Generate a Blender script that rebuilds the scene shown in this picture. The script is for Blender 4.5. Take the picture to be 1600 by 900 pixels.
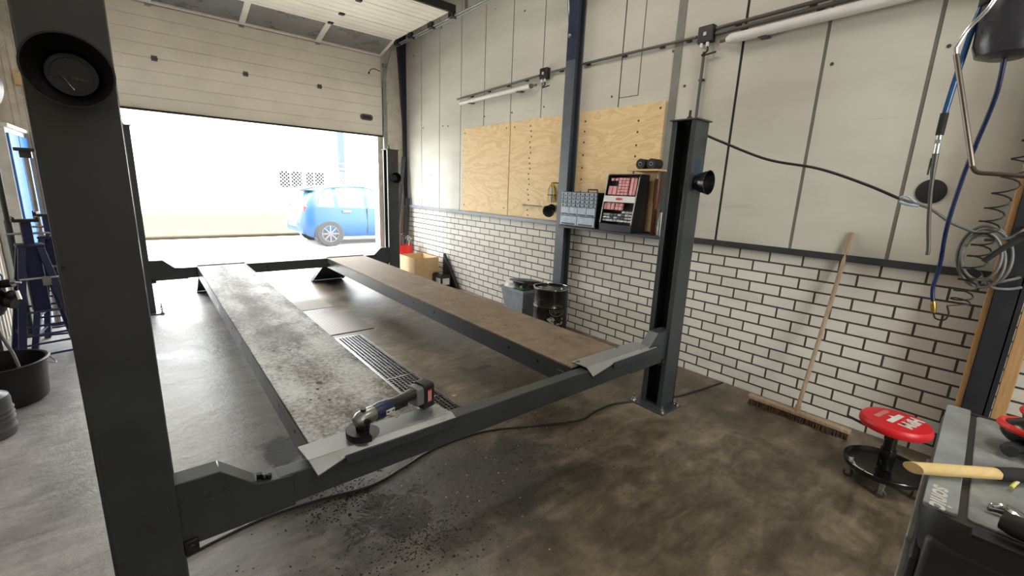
import bpy, bmesh, math, random
from mathutils import Vector, Matrix
random.seed(7)
for o in list(bpy.data.objects): bpy.data.objects.remove(o)
S = bpy.context.scene
C = S.collection
PI = math.pi

# ------------------------------------------------------------------ camera
F_PX, YAW, PITCH, ROLL, CAMZ = 685.01, 0.698930, -0.221934, 0.0413517, 1.549
cy_, sy_, cp_, sp_ = math.cos(YAW), math.sin(YAW), math.cos(PITCH), math.sin(PITCH)
fwd = Vector((sy_*cp_, cy_*cp_, sp_)); rgt = Vector((cy_, -sy_, 0)); upv = rgt.cross(fwd)
r_ = math.cos(ROLL)*rgt + math.sin(ROLL)*upv
u_ = -math.sin(ROLL)*rgt + math.cos(ROLL)*upv
cam = bpy.data.cameras.new('camera'); camo = bpy.data.objects.new('camera', cam); C.objects.link(camo)
cam.sensor_width = 36; cam.lens = F_PX*36/1600; cam.clip_start = .02; cam.clip_end = 300
m3 = Matrix((r_, u_, -fwd)).transposed()
camo.matrix_world = Matrix.Translation((0, 0, CAMZ)) @ m3.to_4x4()
S.camera = camo

# ------------------------------------------------------------------ light
S.view_settings.view_transform = 'Standard'; S.view_settings.look = 'None'
S.view_settings.gamma = 1; S.view_settings.use_curve_mapping = False
S.view_settings.exposure = 0.3
SKY = 13.0
w = bpy.data.worlds.new('world'); S.world = w; w.use_nodes = True
w.node_tree.nodes['Background'].inputs[0].default_value = (0.95, 0.98, 1.0, 1)
w.node_tree.nodes['Background'].inputs[1].default_value = SKY

def area(name, loc, target, sx, sy, power, col):
    l = bpy.data.lights.new(name, 'AREA'); l.shape = 'RECTANGLE'; l.size = sx; l.size_y = sy
    l.energy = power; l.color = col
    o = bpy.data.objects.new(name, l); C.objects.link(o); o.location = loc
    o.rotation_euler = (Vector(target)-Vector(loc)).to_track_quat('-Z', 'Y').to_euler()
    return o
area('ceiling_lamp_near', (2.1, -.6, 4.25), (2.1, -.6, 0), 1.5, .3, 32, (1, .93, .83))
area('ceiling_lamp_rear', (.6, -2.6, 4.25), (.6, -2.6, 0), 1.5, .3, 22, (1, .93, .83))
area('ceiling_lamp_mid', (1.7, 3.2, 4.25), (1.7, 3.2, 0), 1.5, .3, 34, (1, .94, .85))
area('rear_fill', (1.2, -3.7, 2.4), (3.75, .9, .8), 1.6, 1.6, 33, (.97, 1, .96)).data.spread = math.radians(75)  # added fill behind the camera, narrowed onto the near wall; no opening there
sun = bpy.data.lights.new('sun', 'SUN'); sun.energy = 4.0; sun.angle = .25; sun.color = (1, .97, .92)
so = bpy.data.objects.new('sun', sun); C.objects.link(so)
so.rotation_euler = Vector((-.25, .55, -1)).to_track_quat('-Z', 'Y').to_euler()

# ------------------------------------------------------------------ materials
def lin(v):
    v = v/255
    return v/12.92 if v <= .04045 else ((v+.055)/1.055)**2.4
def rgb(r, g, b): return (lin(r), lin(g), lin(b), 1)
class NT:
    def __init__(s, name):
        s.m = bpy.data.materials.new(name); s.m.use_nodes = True
        s.t = s.m.node_tree; s.b = s.t.nodes['Principled BSDF']; s._c = None
    def n(s, kind, **kw):
        nd = s.t.nodes.new('ShaderNode'+kind)
        for k, v in kw.items():
            if k.startswith('_'): setattr(nd, k[1:], v)
            else: s.set(nd.inputs[int(k[1:])] if k[0] == 'i' and k[1:].isdigit() else nd.inputs[k.replace('__', ' ')], v)
        return nd
    def set(s, sock, v):
        if isinstance(v, bpy.types.NodeSocket): s.t.links.new(v, sock)
        else: sock.default_value = v
    def co(s):
        if s._c is None: s._c = s.n('TexCoord').outputs['Object']
        return s._c
    def noise(s, scale, detail=4, rough=.55, vec=None, dist=0):
        return s.n('TexNoise', Vector=vec or s.co(), Scale=scale, Detail=detail, Roughness=rough, Distortion=dist).outputs['Fac']
    def ramp(s, fac, stops):
        nd = s.t.nodes.new('ShaderNodeValToRGB'); s.set(nd.inputs[0], fac)
        e = nd.color_ramp.elements
        while len(e) < len(stops): e.new(.5)
        for i, (p, c) in enumerate(stops):
            e[i].position = p; e[i].color = c if not isinstance(c, (int, float)) else (c, c, c, 1)
        return nd.outputs[0]
    def mix(s, fac, a, b):
        nd = s.t.nodes.new('ShaderNodeMix'); nd.data_type = 'RGBA'
        s.set(nd.inputs[0], fac); s.set(nd.inputs[6], a); s.set(nd.inputs[7], b)
        return nd.outputs[2]
    def math(s, op, a, b=0.0, clamp=False):
        nd = s.t.nodes.new('ShaderNodeMath'); nd.operation = op; nd.use_clamp = clamp
        s.set(nd.inputs[0], a); s.set(nd.inputs[1], b); return nd.outputs[0]
    def base(s, v): s.set(s.b.inputs['Base Color'], v)
    def rough(s, v): s.set(s.b.inputs['Roughness'], v)
    def metal(s, v): s.set(s.b.inputs['Metallic'], v)
    def bump(s, h, strength=.3, dist=.01):
        b = s.n('Bump', Height=h, Strength=strength, Distance=dist); s.t.links.new(b.outputs[0], s.b.inputs['Normal'])
def mat(name, col, rough=.5, metal=0, var=.12, scale=9, bump=0, bscale=60, coat=0):
    t = NT(name)
    c2 = tuple(max(0, x*(1-var)) for x in col[:3])+(1,); c1 = tuple(min(1, x*(1+var)) for x in col[:3])+(1,)
    nz = t.noise(scale, 5)
    t.base(t.ramp(nz, [(.35, c2), (.65, c1)]))
    t.rough(t.ramp(nz, [(.3, max(0, rough-.06)), (.7, min(1, rough+.06))])); t.metal(metal)
    if bump: t.bump(t.noise(bscale, 4), bump, .004)
    if coat: t.b.inputs['Coat Weight'].default_value = coat
    return t.m
def emis(name, col, st):
    t = NT(name); t.base(col); t.b.inputs['Emission Color'].default_value = col; t.b.inputs['Emission Strength'].default_value = st
    return t.m
M = {}
M['lift'] = mat('lift_paint', rgb(54, 59, 62), .33, 0, .12, 6, .05, 90)
M['liftdark'] = mat('lift_inside', rgb(30, 31, 32), .6)
M['steel'] = mat('galvanised_steel', rgb(150, 150, 148), .38, .9, .15, 14)
M['chrome'] = mat('bright_steel', rgb(205, 205, 205), .22, 1, .06)
M['black'] = mat('black_plastic', rgb(24, 24, 25), .42, 0, .15)
M['blackgloss'] = mat('black_gloss', rgb(17, 17, 18), .22, 0, .1)
M['rubber'] = mat('black_rubber', rgb(27, 27, 28), .75, 0, .15)
M['cable'] = mat('black_cable', rgb(22, 22, 22), .5)
M['greycable'] = mat('grey_cable', rgb(92, 92, 90), .5)
M['white'] = mat('white_plastic', rgb(218, 218, 214), .4, 0, .05)
M['navy'] = mat('navy_steel', rgb(47, 53, 62), .45, 0, .15, 5)
M['conduit'] = mat('grey_conduit', rgb(84, 82, 78), .45, .2)
M['red'] = mat('red_vinyl', rgb(196, 26, 36), .4, 0, .06)
M['redplastic'] = mat('red_plastic', rgb(205, 32, 28), .4)
M['blue'] = mat('blue_paint', rgb(36, 116, 205), .4, 0, .08)
M['navyblue'] = mat('dark_blue_paint', rgb(24, 33, 74), .45, 0, .15)
M['bluehose'] = mat('blue_hose', rgb(16, 34, 72), .3)
M['card'] = mat('cardboard', rgb(196, 164, 122), .85, 0, .06, 20)
M['bingrey'] = mat('grey_bin_plastic', rgb(146, 152, 162), .45)
M['lettering'] = mat('pale_lettering', rgb(200, 200, 195), .6, 0, .1)
M['pink'] = mat('pink_packaging', rgb(220, 158, 160), .5, 0, .15, 30)
M['clear'] = mat('milky_plastic', rgb(172, 186, 204), .25, 0, .08, 25)
M['yellow'] = mat('yellow_wire', rgb(214, 180, 60), .4)
M['orange'] = mat('amber_brown', rgb(92, 50, 24), .35)
M['concrete'] = mat('outdoor_paving', rgb(190, 188, 180), .85, 0, .08, 4)
M['earth'] = mat('kerb_earth', rgb(42, 36, 26), .9, 0, .2, 5)
M['earth'].node_tree.nodes['Principled BSDF'].inputs['Specular IOR Level'].default_value = .1
M['bwhite'] = mat('white_building', rgb(226, 226, 222), .8, 0, .03, 2)
M['glass'] = mat('dark_glass', rgb(30, 31, 31), .9, 0, .1)
M['glass'].node_tree.nodes['Principled BSDF'].inputs['Specular IOR Level'].default_value = .05
M['carglass'] = mat('car_glass', rgb(100, 122, 130), .1, 0, .05)
M['tyre'] = mat('tyre', rgb(40, 40, 42), .8)
M['carblue'] = mat('car_blue', rgb(3, 54, 90), .45, 0, .05, 3, coat=0)
M['redlight'] = mat('red_lens', rgb(200, 16, 24), .2)
M['green'] = mat('green_bag', rgb(62, 92, 60), .5, 0, .2)
M['bag'] = mat('white_bag', rgb(206, 212, 208), .4, 0, .1, 20)
M['brown'] = mat('brown_tube', rgb(70, 62, 54), .5)
M['mesh'] = mat('fence_wire', rgb(235, 235, 230), .6)

def brick():
    t = NT('white_brick')
    sep = t.n('SeparateXYZ', Vector=t.co())
    u = t.math('SUBTRACT', sep.outputs[1], .067); v = t.math('SUBTRACT', 1.16, sep.outputs[2])
    vec = t.n('CombineXYZ', X=u, Y=v)
    br = t.n('TexBrick', Vector=vec.outputs[0], Color1=rgb(211, 208, 199), Color2=rgb(198, 194, 184), Mortar=rgb(66, 58, 50), Scale=1.0,
             **{'Mortar__Size': .0066, 'Mortar__Smooth': .05, 'Bias': 0, 'Brick__Width': .226, 'Row__Height': .084})
    br.offset = .5; br.offset_frequency = 2
    n1 = t.noise(2.3, 6, .65); n2 = t.noise(40, 4)
    dirt = t.ramp(n1, [(.55, 1.0), (.85, .72)])
    mm = t.n('Mix', _data_type='RGBA', _blend_type='MULTIPLY'); t.set(mm.inputs[0], 1.0); t.set(mm.inputs[6], br.outputs[0]); t.set(mm.inputs[7], dirt)
    sp = t.ramp(t.noise(17, 2), [(.74, 0.0), (.79, .6)])
    col = t.mix(sp, mm.outputs[2], rgb(120, 112, 100))
    t.base(col); t.rough(.62)
    h = t.math('ADD', t.math('MULTIPLY', br.outputs['Fac'], -1.0), t.math('MULTIPLY', n2, .12))
    t.bump(h, .6, .006)
    return t.m
M['brick'] = brick()
def panelmat():
    t = NT('wall_panel')
    st = t.n('Mapping', Vector=t.co(), Scale=(1, .6, 2.2))
    n = t.noise(1.6, 7, .6, st.outputs[0])
    c = t.ramp(n, [(.3, rgb(186, 183, 172)), (.6, rgb(198, 195, 184))])
    sm = t.n('Mapping', Vector=t.co(), Scale=(1, .45, 3.5)).outputs[0]
    smear = t.ramp(t.noise(2.4, 6, .7, sm, .6), [(.64, 0.0), (.76, .55)])
    c = t.mix(smear, c, rgb(140, 135, 122))
    sp = t.ramp(t.noise(9, 1), [(.80, 0.0), (.815, .9)])
    c = t.mix(sp, c, rgb(78, 70, 60))
    t.base(c); t.rough(.5); t.bump(t.noise(120, 2), .05, .002)
    return t.m
M['panel'] = panelmat()
M['seam'] = mat('panel_gap', rgb(112, 109, 102), .7)
M['joint'] = mat('panel_joint', rgb(122, 120, 114), .6)
M['ceil'] = mat('ceiling_sheet', rgb(214, 208, 196), .7)
M['clad'] = mat('cladding', rgb(214, 206, 194), .5)
M['doorp'] = mat('door_panel', rgb(234, 228, 214), .5, 0, .05, 3, .1, 200)
M['doorrail'] = mat('door_frame_rail', rgb(240, 234, 222), .45, 0, .04)
M['doorglass'] = mat('door_window', rgb(128, 128, 126), .3, 0, .12, 4)
def ply(name, seed):
    t = NT(name)
    mp = t.n('Mapping', Vector=t.co(), Location=(seed, seed*2.1, 0), Scale=(1, .55, 2.0)).outputs[0]
    n1 = t.noise(2.2, 3, .5, mp, 1.4)
    wv = t.math('FRACT', t.math('MULTIPLY', n1, 6.0))
    c = t.ramp(wv, [(0, rgb(226, 200, 154)), (.5, rgb(222, 193, 145)), (.9, rgb(212, 180, 130)), (1, rgb(224, 197, 150))])
    fine = t.noise(60, 3, .6, t.n('Mapping', Vector=t.co(), Scale=(1, .12, 1)).outputs[0])
    c = t.mix(t.ramp(fine, [(.45, 0.0), (.75, .35)]), c, rgb(196, 160, 112))
    k = t.n('TexVoronoi', Vector=mp, Scale=2.4); kd = t.ramp(k.outputs['Distance'], [(.03, .75), (.09, 0.0)])
    c = t.mix(kd, c, rgb(150, 104, 62))
    t.base(c); t.rough(.6); return t.m
M['ply'] = ply('plywood_grain', 0); M['ply2'] = ply('plywood_warm', 3.7)
def woodmat(name, c1, c2, scale, stretch):
    t = NT(name)
    mp = t.n('Mapping', Vector=t.co(), Scale=stretch).outputs[0]
    n = t.noise(scale, 5, .6, mp, .5)
    t.base(t.ramp(n, [(.3, c1), (.7, c2)])); t.rough(.6); t.bump(n, .15, .003); return t.m
M['plank'] = woodmat('timber_plank', rgb(156, 118, 74), rgb(190, 152, 104), 8, (8, 8, .5))
M['broomwood'] = woodmat('broom_wood', rgb(140, 116, 92), rgb(176, 152, 126), 12, (6, 6, .5))
M['handlewood'] = woodmat('ash_handle', rgb(222, 190, 126), rgb(236, 208, 148), 6, (1.5, 9, 9))
M['shelfwood'] = woodmat('pale_shelf_wood', rgb(196, 166, 120), rgb(214, 184, 140), 9, (6, 1, 6))

def floormat():
    t = NT('stained_concrete')
    n1 = t.noise(.9, 8, .62, None, .6); n2 = t.noise(5, 8, .68, None, .4); n3 = t.noise(38, 4, .6)
    st = t.n('Mapping', Vector=t.co(), Rotation=(0, 0, .7), Scale=(1, 3.2, 1)).outputs[0]
    n4 = t.noise(3, 7, .7, st, 1.0)
    s = t.math('ADD', t.math('MULTIPLY', n1, .5), t.math('ADD', t.math('MULTIPLY', n2, .3), t.math('MULTIPLY', n4, .35)))
    c = t.ramp(s, [(.44, rgb(52, 45, 37)), (.54, rgb(82, 73, 60)), (.62, rgb(110, 99, 82)), (.74, rgb(152, 140, 120))])
    sep = t.n('SeparateXYZ', Vector=t.co()); X, Y = sep.outputs[0], sep.outputs[1]
    def blob(cx, cy, rx, ry, nz, amp, lo, hi):
        dx = t.math('DIVIDE', t.math('SUBTRACT', X, cx), rx); dy = t.math('DIVIDE', t.math('SUBTRACT', Y, cy), ry)
        d = t.math('SQRT', t.math('ADD', t.math('MULTIPLY', dx, dx), t.math('MULTIPLY', dy, dy)))
        d = t.math('ADD', d, t.math('MULTIPLY', t.math('SUBTRACT', nz, .5), amp))
        return t.ramp(d, [(lo, 1.0), (hi, 0.0)])
    painted_sheen = t.ramp(t.math('ADD', X, t.math('MULTIPLY', t.math('SUBTRACT', n1, .5), 1.4)), [(.0, 1.0), (1.0, 0.0)])  # door daylight on the left floor, painted in as paler grey
    c = t.mix(t.math('MULTIPLY', painted_sheen, .75), c, t.ramp(s, [(.38, rgb(104, 102, 100)), (.52, rgb(146, 146, 146)), (.66, rgb(184, 185, 187)), (.8, rgb(214, 216, 218))]))
    wet = blob(1.18, 1.72, .88, .5, n2, 1.1, .55, .92)
    pud = blob(.75, 1.72, .34, .3, n2, 1.5, .4, .7)
    c = t.mix(t.math('MULTIPLY', wet, .8), c, t.ramp(n3, [(.35, rgb(38, 37, 37)), (.65, rgb(62, 61, 60))]))
    oil = blob(.47, 2.58, .17, .3, n2, 1.6, .5, .75)
    c = t.mix(t.math('MULTIPLY', oil, .92), c, rgb(34, 24, 19))
    paint = blob(.06, 4.68, .24, .2, n2, 1.6, .5, .6)
    c = t.mix(t.math('MULTIPLY', paint, .8), c, rgb(176, 196, 204))
    ch = blob(2.17, 2.92, .14, .06, n2, 1.6, .5, .8)
    c = t.mix(t.math('MULTIPLY', ch, .9), c, rgb(52, 44, 36))
    t.base(c)
    r = t.ramp(s, [(.4, .33), (.75, .56)])
    r = t.mix(wet, r, t.ramp(n3, [(.3, .24), (.7, .48)])); r = t.mix(pud, r, (.17, .17, .17, 1))
    t.rough(r); t.b.inputs['Specular IOR Level'].default_value = .5
    t.bump(t.math('ADD', t.math('MULTIPLY', n2, 1.0), t.math('MULTIPLY', n3, .35)), .5, .012)
    return t.m
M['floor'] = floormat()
def deckmat(name, worn, tint, xa, per):
    t = NT(name)
    mp = t.n('Mapping', Vector=t.co(), Scale=(1.6, .7, 1)).outputs[0]
    n1 = t.noise(2.6, 6, .65, mp); n2 = t.noise(46, 8, .85); n3 = t.noise(7, 8, .75)
    sx = t.n('SeparateXYZ', Vector=t.co()).outputs[0]
    band = t.math('COSINE', t.math('MULTIPLY', t.math('SUBTRACT', sx, xa), 6.283/per))
    k = t.math('ADD', t.math('ADD', t.math('MULTIPLY', n1, .45), t.math('MULTIPLY', n2, .62)), t.math('MULTIPLY', band, .045))
    m = t.ramp(k, [(worn, 0.0), (worn+.16, 1.0)])
    c = t.ramp(n3, [(.3, tint[0]), (.7, tint[1])])
    t.base(t.mix(m, c, rgb(188, 190, 188))); t.metal(t.math('MULTIPLY', m, .3)); t.b.inputs['Specular IOR Level'].default_value = .15
    t.rough(t.ramp(n3, [(.3, .5), (.7, .75)])); t.bump(n2, .4, .004)
    return t.m
M['deckL'] = deckmat('worn_deck', .475, (rgb(70, 64, 58), rgb(116, 107, 98)), -.93, .34)
M['deckR'] = deckmat('dusty_deck', .64, (rgb(92, 80, 66), rgb(142, 125, 106)), .0, 3)
def grassmat():
    t = NT('lawn'); n = t.noise(3, 6, .7)
    t.base(t.ramp(n, [(.3, rgb(66, 70, 44)), (.7, rgb(92, 94, 68))])); t.b.inputs['Specular IOR Level'].default_value = .05; t.rough(.9); return t.m
M['grass'] = grassmat()
def checker():
    t = NT('chequer_plate')
    mp = t.n('Mapping', Vector=t.co(), Rotation=(0, 0, .785), Scale=(1, 1, 1)).outputs[0]
    wv = t.n('TexChecker', Vector=mp, Scale=42.0).outputs['Fac']
    t.base(t.mix(wv, rgb(92, 84, 76), rgb(112, 104, 96))); t.rough(.5); t.metal(.4); t.bump(wv, .5, .004); return t.m
M['checker'] = checker()

# ------------------------------------------------------------------ mesh helpers
class MB:
    def __init__(s): s.v = []; s.f = []; s.mi = []; s.sm = []
    def add(s, vs, fs, mi=0, smooth=True):
        b = len(s.v); s.v += [Vector(v) for v in vs]
        for f in fs: s.f.append([b+i for i in f]); s.mi.append(mi)
        return s
    def box(s, a, b, mi=0, T=None):
        x0, x1 = sorted((a[0], b[0])); y0, y1 = sorted((a[1], b[1])); z0, z1 = sorted((a[2], b[2]))
        vs = [Vector(p) for p in ((x0,y0,z0),(x1,y0,z0),(x1,y1,z0),(x0,y1,z0),(x0,y0,z1),(x1,y0,z1),(x1,y1,z1),(x0,y1,z1))]
        if T: vs = [T @ v for v in vs]
        return s.add(vs, [(0,3,2,1),(4,5,6,7),(0,1,5,4),(1,2,6,5),(2,3,7,6),(3,0,4,7)], mi)
    def prism(s, pts, d, mi=0):          # pts: 3D polygon, d: extrusion vector
        n = len(pts); d = Vector(d); vs = [Vector(p) for p in pts]+[Vector(p)+d for p in pts]
        nrm = Vector((0,0,0))
        for i in range(n): nrm += vs[i].cross(vs[(i+1) % n])
        fs = [tuple(range(n)), tuple(range(2*n-1, n-1, -1))]+[(i, i+n, (i+1) % n+n, (i+1) % n) for i in range(n)]
        if nrm.dot(d) > 0: fs = [tuple(reversed(f)) for f in fs]
        return s.add(vs, fs, mi)
    def tube(s, pts, r, n=10, mi=0, closed=False, caps=True):
        pts = [Vector(p) for p in pts]; k = len(pts); rr = r if isinstance(r, (list, tuple)) else [r]*k
        tan = []
        for i in range(k):
            a = pts[(i-1) % k] if closed or i > 0 else pts[i]; b = pts[(i+1) % k] if closed or i < k-1 else pts[i]
            t = b-a; tan.append(t.normalized() if t.length > 1e-9 else Vector((0,0,1)))
        ref = Vector((0,0,1)) if abs(tan[0].z) < .9 else Vector((1,0,0))
        u = tan[0].cross(ref).normalized(); vs = []
        for i in range(k):
            u = (u-tan[i]*u.dot(tan[i]))
            u = u.normalized() if u.length > 1e-6 else tan[i].orthogonal().normalized()
            w_ = tan[i].cross(u)
            for j in range(n):
                a = 2*PI*j/n; vs.append(pts[i]+(u*math.cos(a)+w_*math.sin(a))*rr[i])
        fs = []
        for i in range(k if closed else k-1):
            p, q = i*n, ((i+1) % k)*n
            for j in range(n): fs.append((p+j, p+(j+1) % n, q+(j+1) % n, q+j))
        if caps and not closed:
            fs.append(tuple(range(n-1, -1, -1))); fs.append(tuple((k-1)*n+j for j in range(n)))
        return s.add(vs, fs, mi)
    def cyl(s, a, b, r, r2=None, n=20, mi=0):
        return s.tube([a, b], [r, r if r2 is None else r2], n, mi)
    def lathe(s, prof, n=32, T=None, mi=0):   # prof (r,z) bottom->top outside; r may be 0 at ends
        vs = []; fs = []; k = len(prof)
        for r, z in prof:
            for j in range(n):
                a = 2*PI*j/n; v = Vector((r*math.cos(a), r*math.sin(a), z)); vs.append(T @ v if T else v)
        for i in range(k-1):
            for j in range(n): fs.append((i*n+j, i*n+(j+1) % n, (i+1)*n+(j+1) % n, (i+1)*n+j))
        return s.add(vs, fs, mi)
    def sphere(s, c, r, n=16, mi=0, sc=(1,1,1)):
        prof = [(max(1e-4, r*math.sin(PI*i/n)), -r*math.cos(PI*i/n)) for i in range(n+1)]
        return s.lathe(prof, n*2, Matrix.Translation(c) @ Matrix.Diagonal((*sc, 1)), mi)
    def rbox(s, a, b, r, axis=2, mi=0, n=5, T=None):    # box with rounded vertical (axis) edges
        ax = [0,1,2]; ax.remove(axis); i, j = ax
        lo = [min(a[k], b[k]) for k in range(3)]; hi = [max(a[k], b[k]) for k in range(3)]
        pts = []
        for (ci, cj, a0) in ((hi[i]-r, hi[j]-r, 0), (lo[i]+r, hi[j]-r, PI/2), (lo[i]+r, lo[j]+r, PI), (hi[i]-r, lo[j]+r, 1.5*PI)):
            for q in range(n+1):
                p = [0,0,0]; p[axis] = lo[axis]; th = a0+PI/2*q/n; p[i] = ci+r*math.cos(th); p[j] = cj+r*math.sin(th)
                pts.append(Vector(p))
        d = Vector((0,0,0)); d[axis] = hi[axis]-lo[axis]
        if T: pts = [T @ p for p in pts]; d = T.to_3x3() @ d
        return s.prism(pts, d, mi)
    def build(s, name, mats, parent=None, bevel=0, local=False, ang=35, seg=2):
        me = bpy.data.meshes.new(name)
        off = Vector((0,0,0))
        if parent and not local:
            p = parent
            while p: off += p.location; p = p.parent
        me.from_pydata([v-off for v in s.v], [], s.f)
        mats = mats if isinstance(mats, (list, tuple)) else [mats]
        for m in mats: me.materials.append(m)
        me.polygons.foreach_set('material_index', s.mi)
        me.polygons.foreach_set('use_smooth', [True]*len(me.polygons))
        bm = bmesh.new(); bm.from_mesh(me); bmesh.ops.remove_doubles(bm, verts=bm.verts, dist=1e-6)
        bm.to_mesh(me); bm.free()
        me.set_sharp_from_angle(angle=math.radians(ang)); me.update()
        o = bpy.data.objects.new(name, me); C.objects.link(o)
        if parent: o.parent = parent
        if bevel:
            b = o.modifiers.new('bevel', 'BEVEL'); b.width = bevel; b.segments = seg; b.limit_method = 'ANGLE'; b.angle_limit = math.radians(40); b.harden_normals = False
        return o
def tag(o, label=None, cat=None, group=None, kind=None):
    if label: o['label'] = label
    if cat: o['category'] = cat
    if group: o['group'] = group
    if kind: o['kind'] = kind
    return o
def thing(name, label, cat, loc, rz=0, group=None):
    o = bpy.data.objects.new(name, None); C.objects.link(o); o.location = loc; o.rotation_euler = (0, 0, rz); o.empty_display_size = .05
    return tag(o, label, cat, group)
def struct(name, mb, m, **k): return tag(mb.build(name, m, **k), kind='structure')
def copy_tree(o, parent=None):
    c = o.copy(); C.objects.link(c); c.parent = parent
    for ch in list(o.children): copy_tree(ch, c)
    return c
def spline(pts, n=8):
    P = [Vector(p) for p in pts]; out = []
    for i in range(len(P)-1):
        p0 = P[max(0, i-1)]; p1 = P[i]; p2 = P[i+1]; p3 = P[min(len(P)-1, i+2)]
        for q in range(n):
            t = q/n; out.append(.5*((2*p1)+(p2-p0)*t+(2*p0-5*p1+4*p2-p3)*t*t+(3*p1-p0-3*p2+p3)*t**3))
    return out+[P[-1]]
def text(name, body, size, m, parent, T, extrude=.0006, shear=0, bold=0, local=True):
    cu = bpy.data.curves.new(name, 'FONT'); cu.body = body; cu.size = size; cu.extrude = extrude; cu.shear = shear; cu.offset = bold
    cu.align_x = 'CENTER'; cu.align_y = 'CENTER'
    tmp = bpy.data.objects.new(name, cu); C.objects.link(tmp)
    dg = bpy.context.evaluated_depsgraph_get(); dg.update()
    me = bpy.data.meshes.new_from_object(tmp.evaluated_get(dg))
    bpy.data.objects.remove(tmp)
    me.transform(T); me.materials.clear(); me.materials.append(m)
    o = bpy.data.objects.new(name, me); C.objects.link(o); o.parent = parent
    return o
def frame(o, x, y):     # matrix with text-x along x, text-y along y
    x = Vector(x).normalized(); y = Vector(y); y = (y-x*y.dot(x)).normalized(); z = x.cross(y)
    return Matrix.Translation(o) @ Matrix((x, y, z)).transposed().to_4x4()

# ------------------------------------------------------------------ the room
XW, XL, YE, YB, ZC = 3.687, -1.12, 7.5, -4.0, 4.4
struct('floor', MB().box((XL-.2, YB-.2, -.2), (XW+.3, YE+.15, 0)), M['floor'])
struct('ceiling', MB().box((XL-.2, YB-.2, ZC), (XW+.3, YE+.3, ZC+.15)), M['ceil'])
# right wall: white brick below, cement-board panels above
seams = [-4, -3.36, -2.79, -2.22, -1.65, -1.08, -.51, .05, .618, 1.186, 1.751, 2.317, 2.89, 3.47, 4.0, 4.56, 5.13, 5.70, 6.30, 6.88, 7.5]
b = MB()
b.box((XW, YB, 0), (XW+.2, YE, 1.163), 0)
b.box((XW+.004, YB, 1.163), (XW+.2, 1.5, ZC), 2); b.box((XW+.006, 1.5, 1.163), (XW+.2, YE, ZC), 3)
for i in range(len(seams)-1):
    g = .011 if seams[i] < 2 else .007
    g2 = .011 if seams[i+1] < 2 else .007
    b.box((XW, seams[i]+g, 1.163), (XW+.021, seams[i+1]-g2, ZC), 1)
wr = struct('wall_right', b, [M['brick'], M['panel'], M['seam'], mat('dark_gap', rgb(46, 44, 41), .8)])
for (y, z) in [(1.131, 2.458), (0.558, 2.455), (2.20, 2.468), (2.976, 2.478), (3.948, 2.487), (5.113, 2.489), (4.528, 2.481), (6.049, 2.438), (7.143, 3.616), (2.348, 2.769), (4.363, 3.584), (6.198, 2.449), (6.828, 2.468)]: MB().cyl((XW-.004, y, z), (XW+.001, y, z), .011, n=10).build('panel_screw', M['brown'], wr)
struct('trim_5', MB().box((XW-.006, 2.262, 1.21), (XW-.0005, 2.335, ZC)), M['joint'])
# extra panel cut above the right plywood board
b = MB(); b.box((XW-.0015, 2.665, 2.45), (XW+.004, 2.675, ZC)); b.box((XW-.0015, 2.67, 2.45), (XW+.004, 2.89, 2.458))
struct('trim_1', b, M['seam'])
b = MB(); b.box((XW-.05, YB, 1.160), (XW-.0005, .0, 1.168)); b.box((XW-.05, .135, 1.160), (XW-.0005, 3.38, 1.168))
for y0, y1 in ((YB, 0), (.135, 3.38)): b.box((XW-.05, y0, 1.168), (XW-.044, y1, 1.205)); b.box((XW-.012, y0, 1.168), (XW-.0005, y1, 1.2))
struct('trim_2', b, mat('dark_rail', rgb(50, 51, 54), .45), bevel=.002)
b = MB(); b.box((XW-.05, 3.53, 1.160), (XW-.0005, 7.39, 1.168)); b.box((XW-.05, 3.53, 1.168), (XW-.044, 7.39, 1.205)); b.box((XW-.012, 3.53, 1.168), (XW-.0005, 7.39, 1.2))
struct('trim_4', b, mat('skylit_rail', rgb(120, 126, 138), .45), bevel=.002)  # same rail as the near one; skylight put into its paler colour
b = MB(); b.box((XL-.2, YB-.2, 0), (XL, YE+.2, ZC))
y = YB
while y < YE:
    b.prism([(XL, y, 0), (XL+.018, y+.012, 0), (XL+.018, y+.055, 0), (XL, y+.067, 0)], (0, 0, ZC)); y += .11
struct('wall_left', b, M['clad'])
struct('wall_back', MB().box((XL-.2, YB-.2, 0), (XW+.2, YB, ZC)), M['clad'])
DX0, DX1 = -.70, 3.24
b = MB(); b.box((XL-.1, YE, 0), (DX0+.05, YE+.2, ZC)); b.box((DX1-.05, YE, 0), (XW+.2, YE+.2, ZC)); b.box((DX0, YE, 3.3), (DX1, YE+.2, ZC))
x = XL
while x < DX0-.05:
    b.prism([(x, YE, 0), (x+.012, YE-.018, 0), (x+.055, YE-.018, 0), (x+.067, YE, 0)], (0, 0, ZC)); x += .11
struct('wall_front', b, M['clad'])
b = MB(); b.box((3.60, 7.38, 0), (XW-.001, 7.40, 1.16)); struct('trim_3', b, M['clad'])

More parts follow.
